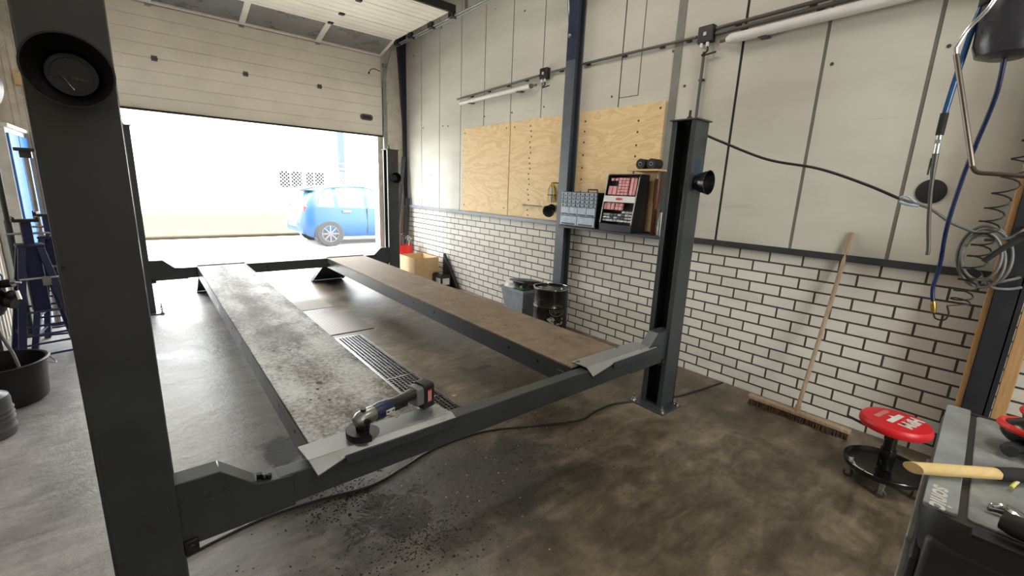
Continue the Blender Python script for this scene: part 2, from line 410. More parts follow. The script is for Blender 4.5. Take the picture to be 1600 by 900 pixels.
# sectional door, rolled half way up under the ceiling
def section(mb, p0, p1, ribs, mi=0, gap=.006):
    # slab in the plane X x (p0->p1) ; p are (y,z)
    p0 = Vector((0, *p0)); p1 = Vector((0, *p1)); d = p1-p0; L = d.length; d.normalize(); nrm = Vector((0, -d.z, d.y))*-1
    if nrm.y < 0 or (abs(nrm.y) < .3 and nrm.z < 0): nrm = -nrm
    for k in range(ribs):
        a = p0+d*(L*k/ribs+gap*(1 if k == 0 else .35)); c = p0+d*(L*(k+1)/ribs-gap*(1 if k == ribs-1 else .35))
        mb.prism([(DX0, a.y, a.z), (DX1, a.y, a.z), (DX1, c.y, c.z), (DX0, c.y, c.z)], nrm*.035, mi)
    a = p0+nrm*.008; c = p1+nrm*.008
    mb.prism([(DX0, a.y, a.z), (DX1, a.y, a.z), (DX1, c.y, c.z), (DX0, c.y, c.z)], nrm*.027, mi)
DY = 7.42
door = bpy.data.objects.new('door_1', None); C.objects.link(door); door['kind'] = 'structure'
b = MB(); section(b, (DY, 2.335), (DY, 2.945), 4); b.build('door_section', M['doorp'], door, bevel=.003)
b = MB(); section(b, (DY, 2.945), (DY, 3.555), 4); b.build('door_section', M['doorp'], door, bevel=.003)
P = [(6.82, 3.69), (6.375, 3.69), (5.775, 3.69), (5.24, 3.69)]
for i in range(3):
    b = MB(); section(b, P[i], P[i+1], 4 if i else 3); b.build('door_section', M['doorp'], door, bevel=.003)
# window section, tilted through the bend
wa, wb = Vector((0, DY-.01, 3.555)), Vector((0, 6.82, 3.69)); wd = (wb-wa).normalized(); wn = Vector((0, wd.z, -wd.y)); wn = wn if wn.z > 0 else -wn
b = MB()
def slab(mb, x0, x1, s0, s1, th, mi=0, o=0.0):
    L = (wb-wa).length
    a = wa+wd*(s0*L)+wn*o; c = wa+wd*(s1*L)+wn*o
    mb.prism([(x0, a.y, a.z), (x1, a.y, a.z), (x1, c.y, c.z), (x0, c.y, c.z)], wn*th, mi)
slab(b, DX0, DX1, 0, .07, .04); slab(b, DX0, DX1, .92, 1, .04)
mull = [DX0, .305, 1.285, 2.26, DX1]
for i, xm in enumerate(mull):
    hw = .035
    slab(b, max(DX0, xm-hw), min(DX1, xm+hw), .06, .93, .04)
wf = b.build('window_frame', M['doorrail'], door, bevel=.003)
for i in range(4):
    b = MB(); slab(b, mull[i]+.03, mull[i+1]-.03, .05, .94, .008, 0, .02); b.build('pane', M['doorglass'], door)
for xm in mull[1:4]:
    b = MB(); b.box((xm-.03, DY-.012, 3.525), (xm+.03, DY-.001, 3.575)); b.build('hinge', M['steel'], door, bevel=.003)
    b = MB(); b.box((xm-.03, DY-.012, 2.915), (xm+.03, DY-.001, 2.975)); b.cyl((xm-.035, DY-.012, 2.945), (xm+.035, DY-.012, 2.945), .008); b.build('hinge', M['conduit'], door, bevel=.003)
for yy in (6.82, 6.375, 5.775):
    b = MB(); b.box((2.235, yy-.03, 3.672), (2.30, yy+.03, 3.689)); b.build('hinge', M['black'], door)
b = MB(); b.box((DX0, DY-.03, 2.315), (DX1, DY+.035, 2.337)); b.build('bottom_seal', M['rubber'], door)
b = MB(); b.box((DX0-.01, 5.2, 3.66), (DX1+.03, 5.24, 3.75)); b.build('end_rail', M['black'], door)
b = MB(); b.rbox((2.87, DY-.012, 2.55), (3.08, DY-.001, 2.645), .045, 1, 0)
b.build('door_grip', M['conduit'], door, bevel=.003)
b = MB(); b.rbox((2.905, DY-.016, 2.572), (3.045, DY-.010, 2.622), .022, 1); b.build('grip_recess', M['black'], door)
b = MB(); b.tube(spline([(3.22, DY-.01, 3.335), (3.12, DY-.03, 3.35), (3.06, DY-.03, 3.33), (3.03, DY-.02, 3.28)]), .006, 6); b.sphere((3.03, DY-.02, 3.275), .016, 6); b.build('pull_cord', M['black'], door)
# door track at the right jamb, bend and horizontal run
for nm, xo in (('right', 3.29), ('left', -.76)):
    b = MB()
    arc = [(xo, DY, 0.0), (xo, DY, 3.10)]+[(xo, DY-.42+.42*math.cos(a), 3.10+.54*math.sin(a)) for a in [PI/2*k/10 for k in range(1, 11)]]+[(xo, 2.2, 3.64)]
    for off in (-.022, .022):
        b.tube([(p[0]+off, p[1]-.0, p[2]) for p in arc], .011, 8)
    b.box((xo-.03, DY-.02, 0), (xo+.03, DY+.03, 3.1)); b.box((xo+.0, DY+.01, 0), (xo+.05, DY+.06, 2.9))
    b.build('track', M['steel'], door)
    for yy, zz in ((DY-.03, 3.42), (DY-.03, 3.15), (DY-.03, 2.72)):
        b = MB(); b.box((xo-.05, yy-.03, zz-.035), (xo+.02, yy, zz+.035)); b.build('track_bracket', M['steel'], door, bevel=.003)
    for yy in (6.85, 6.39, 5.80, 5.27):
        b = MB(); b.box((xo-.06, yy-.05, 3.62), (xo-.015, yy+.05, 3.69)); b.cyl((xo-.06, yy, 3.645), (xo+.03, yy, 3.645), .026, n=14); b.build('roller', M['black'], door, bevel=.003)
    for yy in (2.4, 5.0):
        b = MB(); b.box((xo-.015, yy-.015, 3.64), (xo+.015, yy+.015, ZC)); b.build('hanger', M['steel'], door)
# steel frame of the hall
def column(name, y0, y1, x0, label, ztop=ZC, haunch=0):
    b = MB(); xm = (x0+XW)/2
    b.box((x0, y0, 0), (x0+.010, y1, 2.87)); b.box((x0, y0, 2.87), (x0+.010, y1, ztop), 1); b.box((XW-.012, y0, 0), (XW-.001, y1, ztop)); b.box((x0+.01, (y0+y1)/2-.006, 0), (XW-.012, (y0+y1)/2+.006, ztop))
    if haunch: b.prism([(x0, (y0+y1)/2-.02, 2.2), (x0, (y0+y1)/2+.02, 2.2), (x0-haunch, (y0+y1)/2+.02, ztop), (x0-haunch, (y0+y1)/2-.02, ztop)], (.03, 0, 0))
    o = b.build(name, [mat('grey_blue_steel', rgb(76, 82, 91), .42, 0, .1), mat('navy_blue_steel', rgb(30, 42, 66), .45)], bevel=.003); tag(o, kind='structure'); return o
column('wall_column', 3.39, 3.52, 3.565, '')
# corner column with a haunch widening upwards
b = MB(); b.prism([(3.655, 7.41, 1.17), (3.655, 7.48, 1.17), (3.56, 7.48, 3.5), (3.50, 7.48, ZC), (3.50, 7.41, ZC), (3.56, 7.41, 3.5)][:1]+[(3.685, 7.41, 1.17), (3.685, 7.41, ZC), (3.50, 7.41, ZC), (3.57, 7.41, 3.5), (3.63, 7.41, 2.6)], (0, .07, 0))
tag(b.build('corner_column', mat('dark_navy_steel', rgb(22, 27, 44), .5)), kind='structure')
b = MB(); b.box((3.44, .012, 0), (XW-.001, .024, ZC)); b.box((3.44, -.005, 0), (3.452, .105, ZC)); b.box((XW-.012, -.005, 0), (XW-.001, .105, ZC)); b.box((3.46, .094, 0), (XW-.001, .105, ZC))
tag(b.build('wall_column', mat('black_steel_column', rgb(30, 32, 38), .5), bevel=.003), kind='structure')
o = MB().box((3.46, .106, 0), (3.58, .134, 1.95)).build('timber_plank', M['plank'], bevel=.003)
tag(o, 'narrow timber plank on the door side of the dark near column', 'plank')
o = MB().box((3.455, -.062, 0), (3.60, -.008, 1.95)).build('timber_plank', M['plank'], bevel=.003)
tag(o, 'wider timber plank on the trolley side of the dark near column', 'plank')
# diagonal brace rod on the wall column
b = MB(); b.tube([(3.585, 3.50, 3.12), (3.60, 3.72, 4.38)], .014, 10); b.sphere((3.572, 3.49, 3.11), .022, 8)
tag(b.build('brace_rod', M['steel']), 'thin diagonal steel brace bolted high on the dark wall column', 'brace')

# ------------------------------------------------------------------ plywood boards
def board(y0, y1, m, label, rows):
    r = thing('plywood_board', label, 'plywood board', (XW-.001, (y0+y1)/2, 1.207), group='plywood boards on the right wall')
    MB().box((XW-.020, y0, 1.207), (XW-.0015, y1, 2.365)).build('board', m, r, bevel=.0015)
    for (yy, zz) in rows:
        MB().cyl((XW-.022, yy, zz), (XW-.019, yy, zz), .011, n=10).build('screw', M['brown'], r)
zz8 = [1.32, 1.43, 1.55, 1.68, 1.8, 1.93, 2.06, 2.17, 2.27]
board(4.53, 5.61, M['ply'], 'leftmost plywood board on the wall, nearest the roller door', [(5.55, 2.3), (5.55, 1.3), (4.6, 2.3), (4.6, 1.3)])
board(3.60, 4.515, M['ply'], 'middle plywood board, directly left of the dark wall column', [(4.13+.012*((i*7)%3-1), 1.24+.062*i) for i in range(18)]+[(4.44, 2.3)])
board(2.355, 3.36, M['ply2'], 'right plywood board behind the display case, right of the wall column', [(2.62, z) for z in (1.4, 1.75, 1.9, 2.0, 2.12, 2.22)]+[(3.28, z) for z in zz8]+[(2.4, 2.31)])

# ------------------------------------------------------------------ conduits, boxes and lamps on the wall
def clip(mb, y, z): mb.box((XW-.03, y-.02, z-.02), (XW-.001, y+.02, z-.004))
def run(name, pts, r, label, clips=(), m='conduit'):
    root = thing(name, label, 'conduit', pts[0])
    b = MB(); b.tube(pts, r, 10); b.build('pipe', M[m], root)
    for (y, z) in clips:
        c = MB(); clip(c, y, z); c.build('clip', M['black'], root)
run('conduit', [(XW-.03, 5.75, 2.775), (XW-.03, 4.02, 2.825)], .012, 'conduit above the short lamp, ending at the box left of the column', [(5.4, 2.785), (5.0, 2.796), (4.6, 2.808), (4.25, 2.82)])
run('conduit', [(XW-.03, 3.84, 2.83), (XW-.03, 3.53, 2.835)], .012, 'short conduit between the far junction box and the wall column', [(3.68, 2.832)])
run('conduit', [(XW-.03, 3.37, 2.835), (XW-.03, 2.125, 2.825)], .012, 'long conduit from the wall column to the near junction box', [(3.3, 2.835), (2.85, 2.83), (2.45, 2.828), (2.2, 2.826)])
run('conduit', [(XW-.03, 1.965, 2.855), (XW-.03, -3.0, 2.94)], .014, 'upper of two parallel conduits above the long lamp', [(1.8, 2.858), (1.3, 2.866), (.8, 2.875)])
run('conduit', [(XW-.03, 1.965, 2.815), (XW-.03, -3.0, 2.89)], .014, 'lower of two parallel conduits above the long lamp', [(1.75, 2.818), (1.25, 2.826), (.75, 2.834)])
run('conduit', [(XW-.03, 2.045, 2.70), (XW-.03, 2.045, 1.21)], .012, 'vertical conduit dropping behind the near right lift post', [(2.045, 2.5), (2.045, 2.2)])
def jbox(y, z, s, label):
    r = thing('junction_box', label, 'junction box', (XW, y, z), group='wall junction boxes')
    MB().box((XW-.06, y-s, z-s), (XW-.001, y+s, z+s)).build('box_body', M['black'], r, bevel=.008)
    b = MB()
    for dy in (-.4, .4): b.cyl((XW-.05, y+dy*s, z-s*1.0), (XW-.05, y+dy*s, z-s*1.5), .012, n=10)
    b.build('cable_gland', M['white'], r)
    b = MB(); b.box((XW-.066, y-.012, z-.012), (XW-.06, y+.012, z+.014)); b.build('terminal', M['lettering'], r)
    b = MB(); b.tube(spline([(XW-.05, y-.4*s, z-s*1.4), (XW-.05, y-.5*s, z-s*2.0), (XW-.045, y+.2*s, z-s*2.4), (XW-.045, y-s*1.6, z-s*2.3)]), .007, 8); b.build('wire', M['cable'], r)
jbox(3.93, 2.83, .06, 'open black junction box left of the dark wall column')
jbox(2.04, 2.825, .064, 'open black junction box at the end of the long white lamp')
def batten(y0, y1, z0, z1, r, label, cap):
    root = thing('batten_lamp', label, 'lamp', (XW, (y0+y1)/2, z0), group='white batten lamps on the right wall')
    b = MB(); x = XW-.072
    b.tube([(x, y0, z0), (x, y1, z1)], r, 20); b.build('diffuser', M['white'], root)
    MB().box((x+r*.5, min(y0, y1)+.02, min(z0, z1)-.0), (XW-.001, max(y0, y1)-.02, min(z0, z1)+.03)).build('mounting_rail', M['lettering'], root)
    d = (Vector((x, y0, z0))-Vector((x, y1, z1))).normalized(); p = Vector((x, y0, z0))
    b = MB(); b.tube([p, p+d*.025, p+d*.05], [r*1.05, r*.95, r*.5], 16); b.build('end_cap', M[cap], root)
    b = MB(); b.tube([p+d*.04, p+d*.1], .012, 8); b.build('cable_entry', M['conduit'], root)
    for t in (.15, .85):
        q = Vector((x, y0, z0)).lerp(Vector((x, y1, z1)), t); b = MB(); b.box((x-.01, q.y-.03, q.z-r-.004), (XW-.002, q.y+.03, q.z-r+.006)); b.build('clip', M['conduit'], root)
batten(1.80, .35, 2.74, 2.765, .036, 'long white batten lamp high on the near wall', 'white')
batten(4.12, 5.60, 2.72, 2.70, .026, 'short white batten lamp high left of the dark wall column', 'conduit')

# ------------------------------------------------------------------ the four-post lift
LZ = .515
lift = thing('four_post_lift', 'dark grey four-post vehicle lift with two long runways in the bay', 'vehicle lift', (1.38, 4.0, 0))
def post(x0, x1, y0, y1, side):
    # C-channel, open towards the bay: side=-1 opens to -X
    xb, xo = (x1, x0) if side < 0 else (x0, x1)      # back web / open edge
    s = 1 if xb > xo else -1
    t = .007; lip = .035
    b = MB()
    b.box((xb-s*t, y0, .012), (xb, y1, 2.03)); b.box((xo, y0, .012), (xb, y0+t, 2.03)); b.box((xo, y1-t, .012), (xb, y1, 2.03))
    b.box((xo, y0, .012), (xo+s*t, y0+lip, 2.03)); b.box((xo, y1-lip, .012), (xo+s*t, y1, 2.03))
    p = b.build('post', M['lift'], lift, bevel=.0025)
    cx0, cx1 = min(xo, xb), max(xo, xb)
    MB().box((cx0-.014, y0-.014, 2.03), (cx1+.014, y1+.014, 2.04)).build('top_plate', M['lift'], p, bevel=.002)
    MB().box((cx0-(.075 if s > 0 else .012), y0-.065, 0), (cx1+(.012 if s > 0 else .075), y1+.045, .012)).build('base_plate', M['lift'], p, bevel=.002)
    yc = (y0+y1)/2
    lad = MB(); lx = xb-s*.05
    lad.box((lx-.004, yc-.032, .05), (lx+.004, yc-.02, 2.0)); lad.box((lx-.004, yc+.02, .05), (lx+.004, yc+.032, 2.0))
    z = .1
    while z < 2.0: lad.box((lx-.004, yc-.02, z), (lx+.004, yc+.02, z+.055)); z += .105
    lad.build('safety_ladder', M['lift'], p)
    b = MB(); b.cyl((xo+s*.06, yc, 2.0), (xo+s*.06, yc, 2.10), .008, n=10); b.cyl((xo+s*.06, yc, 2.04), (xo+s*.06, yc, 2.06), .018, n=6); b.build('hanger_stud', M['black'], p)
    for bx in (cx0-(.055 if s > 0 else -.02), cx1+(.055 if s < 0 else -.02)):
        for by in (y0-.045, y1+.028):
            b = MB(); b.cyl((bx, by, .012), (bx, by, .02), .02, n=14); b.cyl((bx, by, .012), (bx, by, .036), .013, n=6); b.cyl((bx, by, .03), (bx, by, .068), .007, n=8); b.build('anchor_bolt', M['chrome'], p)
    return p
post(2.785, 2.95, 1.55, 1.72, -1); post(-.183, -.02, 1.55, 1.72, 1); post(2.80, 2.965, 6.25, 6.42, -1); post(-.183, -.02, 6.25, 6.42, 1)
def beam(y0, y1, near):
    b = MB(); b.box((-.10, y0, .382), (2.87, y1, .505)); bo = b.build('crossbeam', M['lift'], lift, bevel=.004)
    f = y0-.004 if near else y0-.004
    e = y1+.004
    for s in (0, 1):
        mx = (lambda x: x) if s == 0 else (lambda x: 2.765-x)
        pts = [(-.105, .374), (.315, .374), (.315, .500), (.20, .512), (.098, .606), (-.105, .606)] if s == 0 else [(-.105, .376), (.375, .376), (.375, .44), (.32, .512), (.20, .514), (.098, .612), (-.105, .612)]
        b = MB(); b.prism([(mx(x), f, z) for x, z in pts], (0, e-f, 0)); b.build('end_bracket', M['lift'], bo, bevel=.003)
        b = MB()
        b.box((mx(-.02), f-.012, .35), (mx(.02), f+.04, .40)); b.cyl((mx(.0), f-.018, .375), (mx(.0), f, .375), .014, n=12); b.build('guide_block', M['black'], bo, bevel=.004)
        if near and s == 0:
            for (x, z) in ((.06, .52), (.11, .53)): MB().cyl((x, f-.003, z), (x, f+.01, z), .010, n=12).build('bolt', M['lift'], bo)
    if near:
        b = MB(); b.cyl((.212, y0+.03, .512), (.212, y0+.03, .53), .009, n=8); b.cyl((.24, y0+.012, .51), (.24, y0+.012, .526), .008, n=8); b.sphere((.226, y0+.022, .514), .012, 6); b.build('pin', M['blackgloss'], bo)
    return bo
nb = beam(1.572, 1.642, True); fb = beam(6.262, 6.335, False)
def runway(x0, x1, dm, hole):
    b = MB(); y0, y1 = 1.66, 6.26
    b.box((x0, y0, LZ-.012), (x1, y1, LZ), 0)
    b.box((x0, y0, LZ-.13), (x0+.008, y1, LZ-.012), 1); b.box((x1-.008, y0, LZ-.13), (x1, y1, LZ-.012), 1)
    b.box((x0, y0, LZ-.136), (x0+.055, y1, LZ-.13), 1); b.box((x1-.055, y0, LZ-.136), (x1, y1, LZ-.13), 1)
    for yy in (2.4, 3.4, 4.4, 5.4): b.box((x0+.01, yy, LZ-.11), (x1-.01, yy+.04, LZ-.013), 1)
    o = b.build('runway', [dm, M['lift']], lift, bevel=.0025)
    hs = [((x0+x1)/2-.03+random.uniform(-.12, .12), random.uniform(1.95, 3.6), random.choice([.006, .006, .008])) for _ in range(13)]
    if hole: hs.append((.61, 2.27, .016))
    for (hx, hy, hr) in hs:
        MB().cyl((hx, hy, LZ-.002), (hx, hy, LZ+.0006), hr, n=14).build('bolt_hole', M['rubber'], o)
    for yy in (1.95, 2.25, 3.3, 3.7): MB().cyl((x0-.001, yy, LZ-.06), (x0+.004, yy, LZ-.06), .009, n=12).build('side_hole', M['blackgloss'], o)
    # drive-on ramp hanging down to the floor at the far end
    b = MB(); a = Vector((x0+.02, 6.40, LZ-.01)); c = Vector((x0+.02, 7.2, .012)); W = x1-x0-.04
    b.prism([a, c, c+Vector((0, 0, .012)), a+Vector((0, 0, .012))], (W, 0, 0))
    for xx in (x0+.02, x1-.028): b.prism([(xx, 6.40, LZ-.10), (xx, 7.12, .012), (xx, 7.2, .02), (xx, 6.40, LZ)], (.008, 0, 0))
    b.box((x0+.02, 7.17, 0.0), (x1-.02, 7.21, .012))
    b.build('drive_on_ramp', M['lift'], lift, bevel=.002)
    b = MB(); b.box((x0, 6.25, LZ-.02), (x1, 6.42, LZ+.012)); b.build('hinge_plate', M['lift'], o, bevel=.003)
    return o
rl = runway(.410, .900, M['deckL'], True); rr = runway(1.885, 2.405, M['deckR'], False)
MB().box((1.93, 1.7, .36), (2.37, 2.6, .47)).build('hydraulic_cylinder_cover', M['liftdark'], rr)
def stop(x0, x1, l0, l1):
    # end plate: flat top over beam, bent flap, and an upright lip in front
    b = MB(); z = LZ+.008; t = .005
    yb, ybend = 1.70, 1.585
    b.prism([(x0, yb, z), (x1-.02, yb, z), (x1, ybend, z), (x0+.01, ybend, z)], (0, 0, t))
    b.prism([(x0+.01, ybend, z), (x1, ybend, z), (l1, 1.556, LZ-.012), (l0, 1.556, LZ-.012), (x0+.03, 1.545, LZ-.042)], (0, -.0015, t))
    o = b.build('stop_plate', mat('worn_stop_plate', rgb(168, 172, 173), .3, .6, .05, 4), lift, bevel=.001)
    b = MB(); n = 6; r = .018; z1 = LZ+.002; z0 = LZ-.035
    pts = [(l1, 1.545, z1), (l0-.004, 1.545, z1)]+[(l0+r-r*math.cos(a), 1.545, z0+r-r*math.sin(a)) for a in [PI/2*k/n for k in range(n+1)]]+[(l1-r+r*math.sin(a), 1.545, z0+r-r*math.cos(a)) for a in [PI/2*k/n for k in range(n+1)]]
    b.prism(pts, (0, .008, 0)); b.build('stop_lip', M['lift'], o, bevel=.0015)
stop(.362, 1.0, .50, 1.005); stop(1.93, 2.60, 2.16, 2.68)
for xx, yy in ((1.955, 1.665), (2.36, 1.685)): MB().cyl((xx, yy, LZ+.012), (xx, yy, LZ+.022), .012, n=10).build('bolt', M['chrome'], lift)
# small bracket tag on the inner side of right runway
b = MB(); b.box((1.868, 1.70, .40), (1.884, 1.76, .47)); b.build('cable_bracket', M['lift'], lift, bevel=.003)
MB().box((2.84, 1.5494, 1.70), (2.90, 1.5499, 1.79)).build('sticker', mat('faded_blue_sticker', rgb(28, 62, 84), .5), lift)

# round bowls on three of the posts
def bowl(cx, cz, yface, label, full=False):
    r = thing('bowl_fixture', label, 'fixture', (cx, yface, cz), group='round black bowls on the lift posts')
    T = Matrix.Translation((cx, yface, cz)) @ Matrix.Rotation(PI/2, 4, 'X')     # local z -> -Y
    b = MB(); b.lathe([(.0005, 0), (.03, 0), (.050, .010), (.062, .034), (.073, .072), (.079, .092), (.075, .092), (.069, .072), (.058, .04), (.044, .02), (.0005, .02)], 40, T)
    b.build('shell', M['blackgloss'], r)
    b = MB(); b.lathe([(.0005, .02), (.046, .022), (.046, .03), (.037, .031), (.0365, .028), (.0005, .029)], 36, T); b.build('base_disc', mat('charcoal_disc', rgb(40, 43, 45), .5), r)
    if full:
        q = lambda u, v: (cx+u, yface-.032, cz+v)
        b = MB(); b.tube([q(-.042, -.012), q(-.018, -.004), q(.0, -.034)], .0011, 6); b.build('wire', M['chrome'], r)
        lb = MB()
        for k in range(7): lb.box((cx-.001+.0042*k, yface-.0312, cz-.010-.0005*k), (cx+.0018+.0042*k, yface-.0302, cz-.0045-.0004*k))
        lb.build('worn_print', M['conduit'], r)
        b = MB(); b.rbox((cx-.02, yface-.05, cz+.062), (cx+.022, yface-.0, cz+.083), .008, 1); b.build('mounting_tab', M['blackgloss'], r)
    return r
bowl(-.095, 1.768, 1.55, 'large black bowl with a lettered disc on the near left lift post', True)
bowl(2.872, 1.642, 1.55, 'black bowl on the side of the near right lift post')
bowl(2.885, 1.638, 6.25, 'small looking black bowl on the far right lift post')

# ------------------------------------------------------------------ floor fittings
g = thing('floor_grate', 'long black steel drain grate in the floor beside the left runway', 'grate', (1.47, 3.4, 0))
gx0, gx1, gy0, gy1 = 1.352, 1.588, 2.42, 4.31
MB().box((gx0, gy0, .0005), (gx1, gy1, .0015)).build('drain_pit', mat('drain_dark', (.002, .002, .002, 1), .9), g)
b = MB()
for k in range(8):
    x = gx0+.008+(gx1-gx0-.016)*k/7; b.box((x-.003, gy0, .0015), (x+.003, gy1, .009))
y = gy0
while y < gy1: b.box((gx0, y, .0015), (gx1, y+.004, .008)); y += .036
b.build('bars', M['steel'], g)
b = MB(); b.box((gx0-.014, gy0, 0), (gx0, gy1, .010)); b.box((gx1, gy0, 0), (gx1+.014, gy1, .010)); b.box((gx0-.014, gy1, 0), (gx1+.014, gy1+.014, .010)); b.box((gx0-.014, 3.13, .001), (gx1+.014, 3.145, .011))
b.build('frame', M['steel'], g)
tag(MB().box((1.20, 4.46, 0), (1.80, 5.22, .008)).build('chequer_plate', M['checker'], bevel=.001), 'brown chequered steel cover plate in floor between the runways', 'floor plate')
tag(MB().box((1.22, 5.55, .0), (1.72, 6.05, .004)).build('floor_hatch', mat('dull_hatch', rgb(128, 122, 112), .7), bevel=.001), 'flush pale square hatch in the floor towards the open door', 'floor hatch')
def cable(name, pts, r, m, label, cat='cable', n=8):
    return tag(MB().tube(spline(pts, 8), r, n).build(name, M[m]), label, cat)
cable('cable', [(3.66, 1.50, .006), (3.3, 1.55, .006), (2.97, 1.62, .006), (2.6, 1.79, .006), (2.37, 1.81, .006), (2.17, 1.79, .007), (1.9, 1.9, .006), (1.55, 2.06, .006), (1.2, 2.08, .006), (.96, 2.02, .007), (.75, 1.98, .007), (.5, 2.03, .007), (.25, 2.05, .007), (-.05, 2.0, .007)], .0065, 'cable', 'black cable lying across the floor under the near crossbeam')

# loose dirt and chips under the near beam
b = MB(); random.seed(3)
def bit(x, y, s, mi):
    a = random.random()*6.28; h = s*random.uniform(.25, .7); vs = []
    for k in range(5):
        q = a+k*1.2566; rr = s*random.uniform(.5, 1.1); vs.append((x+rr*math.cos(q), y+rr*math.sin(q), .0))
    vs.append((x, y, h)); b.add(vs, [(0,1,5),(1,2,5),(2,3,5),(3,4,5),(4,0,5)], mi)
for _ in range(3600):
    c = random.choice([(.80, 1.52, .13, .10), (.80, 1.52, .13, .10), (.62, 1.98, .12, .08), (.62, 1.98, .12, .08), (1.0, 1.5, .25, .15), (2.05, 1.98, .2, .16), (1.2, 1.6, .5, .22), (1.75, 2.3, .4, .2), (1.0, 2.4, .4, .3)])
    bit(random.gauss(c[0], c[2]), random.gauss(c[1], c[3]), abs(random.gauss(.002, .0024))+.001, 0)
for _ in range(60):
    bit(random.gauss(1.3, .45), random.gauss(1.8, .3), random.uniform(.002, .006), 1)
tag(b.build('floor_debris', [mat('dirt', rgb(26, 23, 20), .6), mat('pale_chips', rgb(190, 180, 160), .5)]), 'dark crumbs and pale chips scattered under the near crossbeam', 'debris', kind='stuff')
def chip(x, y, s, label):
    random.seed(int(x*1000)); bb = MB(); vs = []
    for k in range(7):
        q = k*.8976; rr = s*random.uniform(.6, 1.2); vs.append((x+rr*math.cos(q), y+rr*.6*math.sin(q), .010+random.uniform(0, .004)))
    vs2 = [(v[0], v[1], v[2]+.007) for v in vs]
    fs = [tuple(range(6, -1, -1)), tuple(range(7, 14))]+[(i, (i+1) % 7, (i+1) % 7+7, i+7) for i in range(7)]
    bb.add(vs+vs2, fs); tag(bb.build('wood_chip', M['card']), label, 'wood chip', 'pale chips by the grate')
chip(1.51, 2.66, .022, 'pale wood chip lying on the floor grate'); chip(1.64, 2.58, .02, 'pale wood chip on the concrete right of the floor grate')

# ------------------------------------------------------------------ angle grinder on the left stop plate
gz = LZ+.0135
gr = thing('angle_grinder', 'cordless dark blue angle grinder lying on the near left stop plate', 'angle grinder', (.60, 1.625, gz), math.radians(13))
def L(mb, nm, m, **k): return mb.build(nm, M[m] if isinstance(m, str) else m, gr, local=True, **k)
b = MB(); b.lathe([(.001, .012), (.060, .012), (.062, .014), (.062, .018), (.001, .02)], 36); L(b, 'cutting_disc', 'conduit')
b = MB(); b.lathe([(.001, .0), (.018, .0), (.02, .004), (.018, .012), (.001, .012)], 20); L(b, 'flange_nut', 'chrome')
b = MB()
seg = [(-.071*math.cos(a), .071*math.sin(a)) for a in [PI*k/16-PI*.45 for k in range(17)]]
for i in range(16):
    (xa, ya), (xb_, yb_) = seg[i], seg[i+1]
    b.prism([(xa, ya, .008), (xb_, yb_, .008), (xb_*.97, yb_*.97, .008), (xa*.97, ya*.97, .008)], (0, 0, .026))
    b.prism([(0, 0, .03), (xa, ya, .03), (xb_, yb_, .03)], (0, 0, .004))
L(b, 'guard', 'black')
b = MB(); b.tube([(-.005, 0, .022), (-.005, 0, .06), (0, 0, .082), (.01, 0, .094)], [.026, .031, .031, .02], 20); L(b, 'gear_neck', 'blackgloss')
b = MB(); b.tube([(-.04, 0, .076), (-.02, 0, .08), (.03, 0, .084), (.06, 0, .084)], [.02, .033, .034, .03], 20); L(b, 'gear_head', 'steel', bevel=.002)
b = MB(); b.cyl((-.008, -.03, .082), (-.008, -.045, .082), .012, n=14); b.cyl((.0, .0, .108), (.0, 0, .124), .012, n=14); L(b, 'spindle_lock', 'black')
b = MB(); b.tube([(.05, 0, .082), (.075, 0, .083), (.12, 0, .086), (.135, 0, .088)], [.034, .038, .034, .027], 24); L(b, 'motor_housing', mat('grinder_blue', rgb(26, 36, 74), .4))
b = MB(); b.tube([(.13, 0, .088), (.17, 0, .090), (.23, 0, .093), (.27, 0, .094)], [.027, .024, .025, .031], 24); b.box((.14, -.012, .055), (.22, .012, .07)); L(b, 'grip', 'black')
b = MB(); b.rbox((.255, -.036, .038), (.30, .036, .125), .012, 0); L(b, 'battery_mount', mat('grinder_grey', rgb(108, 110, 114), .4), bevel=.005)
b = MB(); b.rbox((.292, -.04, .010), (.355, .04, .132), .014, 0); bat = L(b, 'battery', 'black', bevel=.006)
b = MB(); b.box((.312, -.042, .045), (.334, -.0402, .105), 0); b.box((.314, -.0425, .05), (.320, -.0415, .10), 1); b.box((.327, -.0425, .05), (.331, -.0415, .10), 1)
o = b.build('battery_label', [mat('label_red', rgb(190, 40, 40), .5), M['lettering']], bat, local=True)
b = MB(); b.box((.085, -.0385, .072), (.128, -.0345, .092)); L(b, 'name_plate', 'lettering')
b = MB(); b.box((.088, -.0391, .080), (.100, -.0384, .087)); b.box((.114, -.0391, .079), (.126, -.0384, .085)); L(b, 'plate_print', 'black')

# ------------------------------------------------------------------ far right corner: box, red can, bars, black wedge
bx0, bx1, by0, by1, bz = 3.13, 3.55, 6.08, 6.62, .44
cb = thing('cardboard_box', 'open cardboard box on the floor beside the far right lift post', 'box', ((bx0+bx1)/2, (by0+by1)/2, 0))
b = MB(); t = .006
b.box((bx0, by0, 0), (bx1, by0+t, bz)); b.box((bx0, by1-t, 0), (bx1, by1, bz)); b.box((bx0, by0, 0), (bx0+t, by1, bz)); b.box((bx1-t, by0, 0), (bx1, by1, bz)); b.box((bx0, by0, 0), (bx1, by1, t))
b.build('carton', M['card'], cb, bevel=.002)
rc = thing('red_canister', 'red plastic canister full of hand tools in the far corner', 'canister', (3.40, 7.02, 0))
b = MB(); b.lathe([(.001, 0), (.15, 0), (.155, .01), (.155, .50), (.15, .53), (.142, .53), (.142, .03), (.001, .03)], 10, Matrix.Translation((3.40, 7.02, 0))); b.build('shell', M['redplastic'], rc)
random.seed(5)
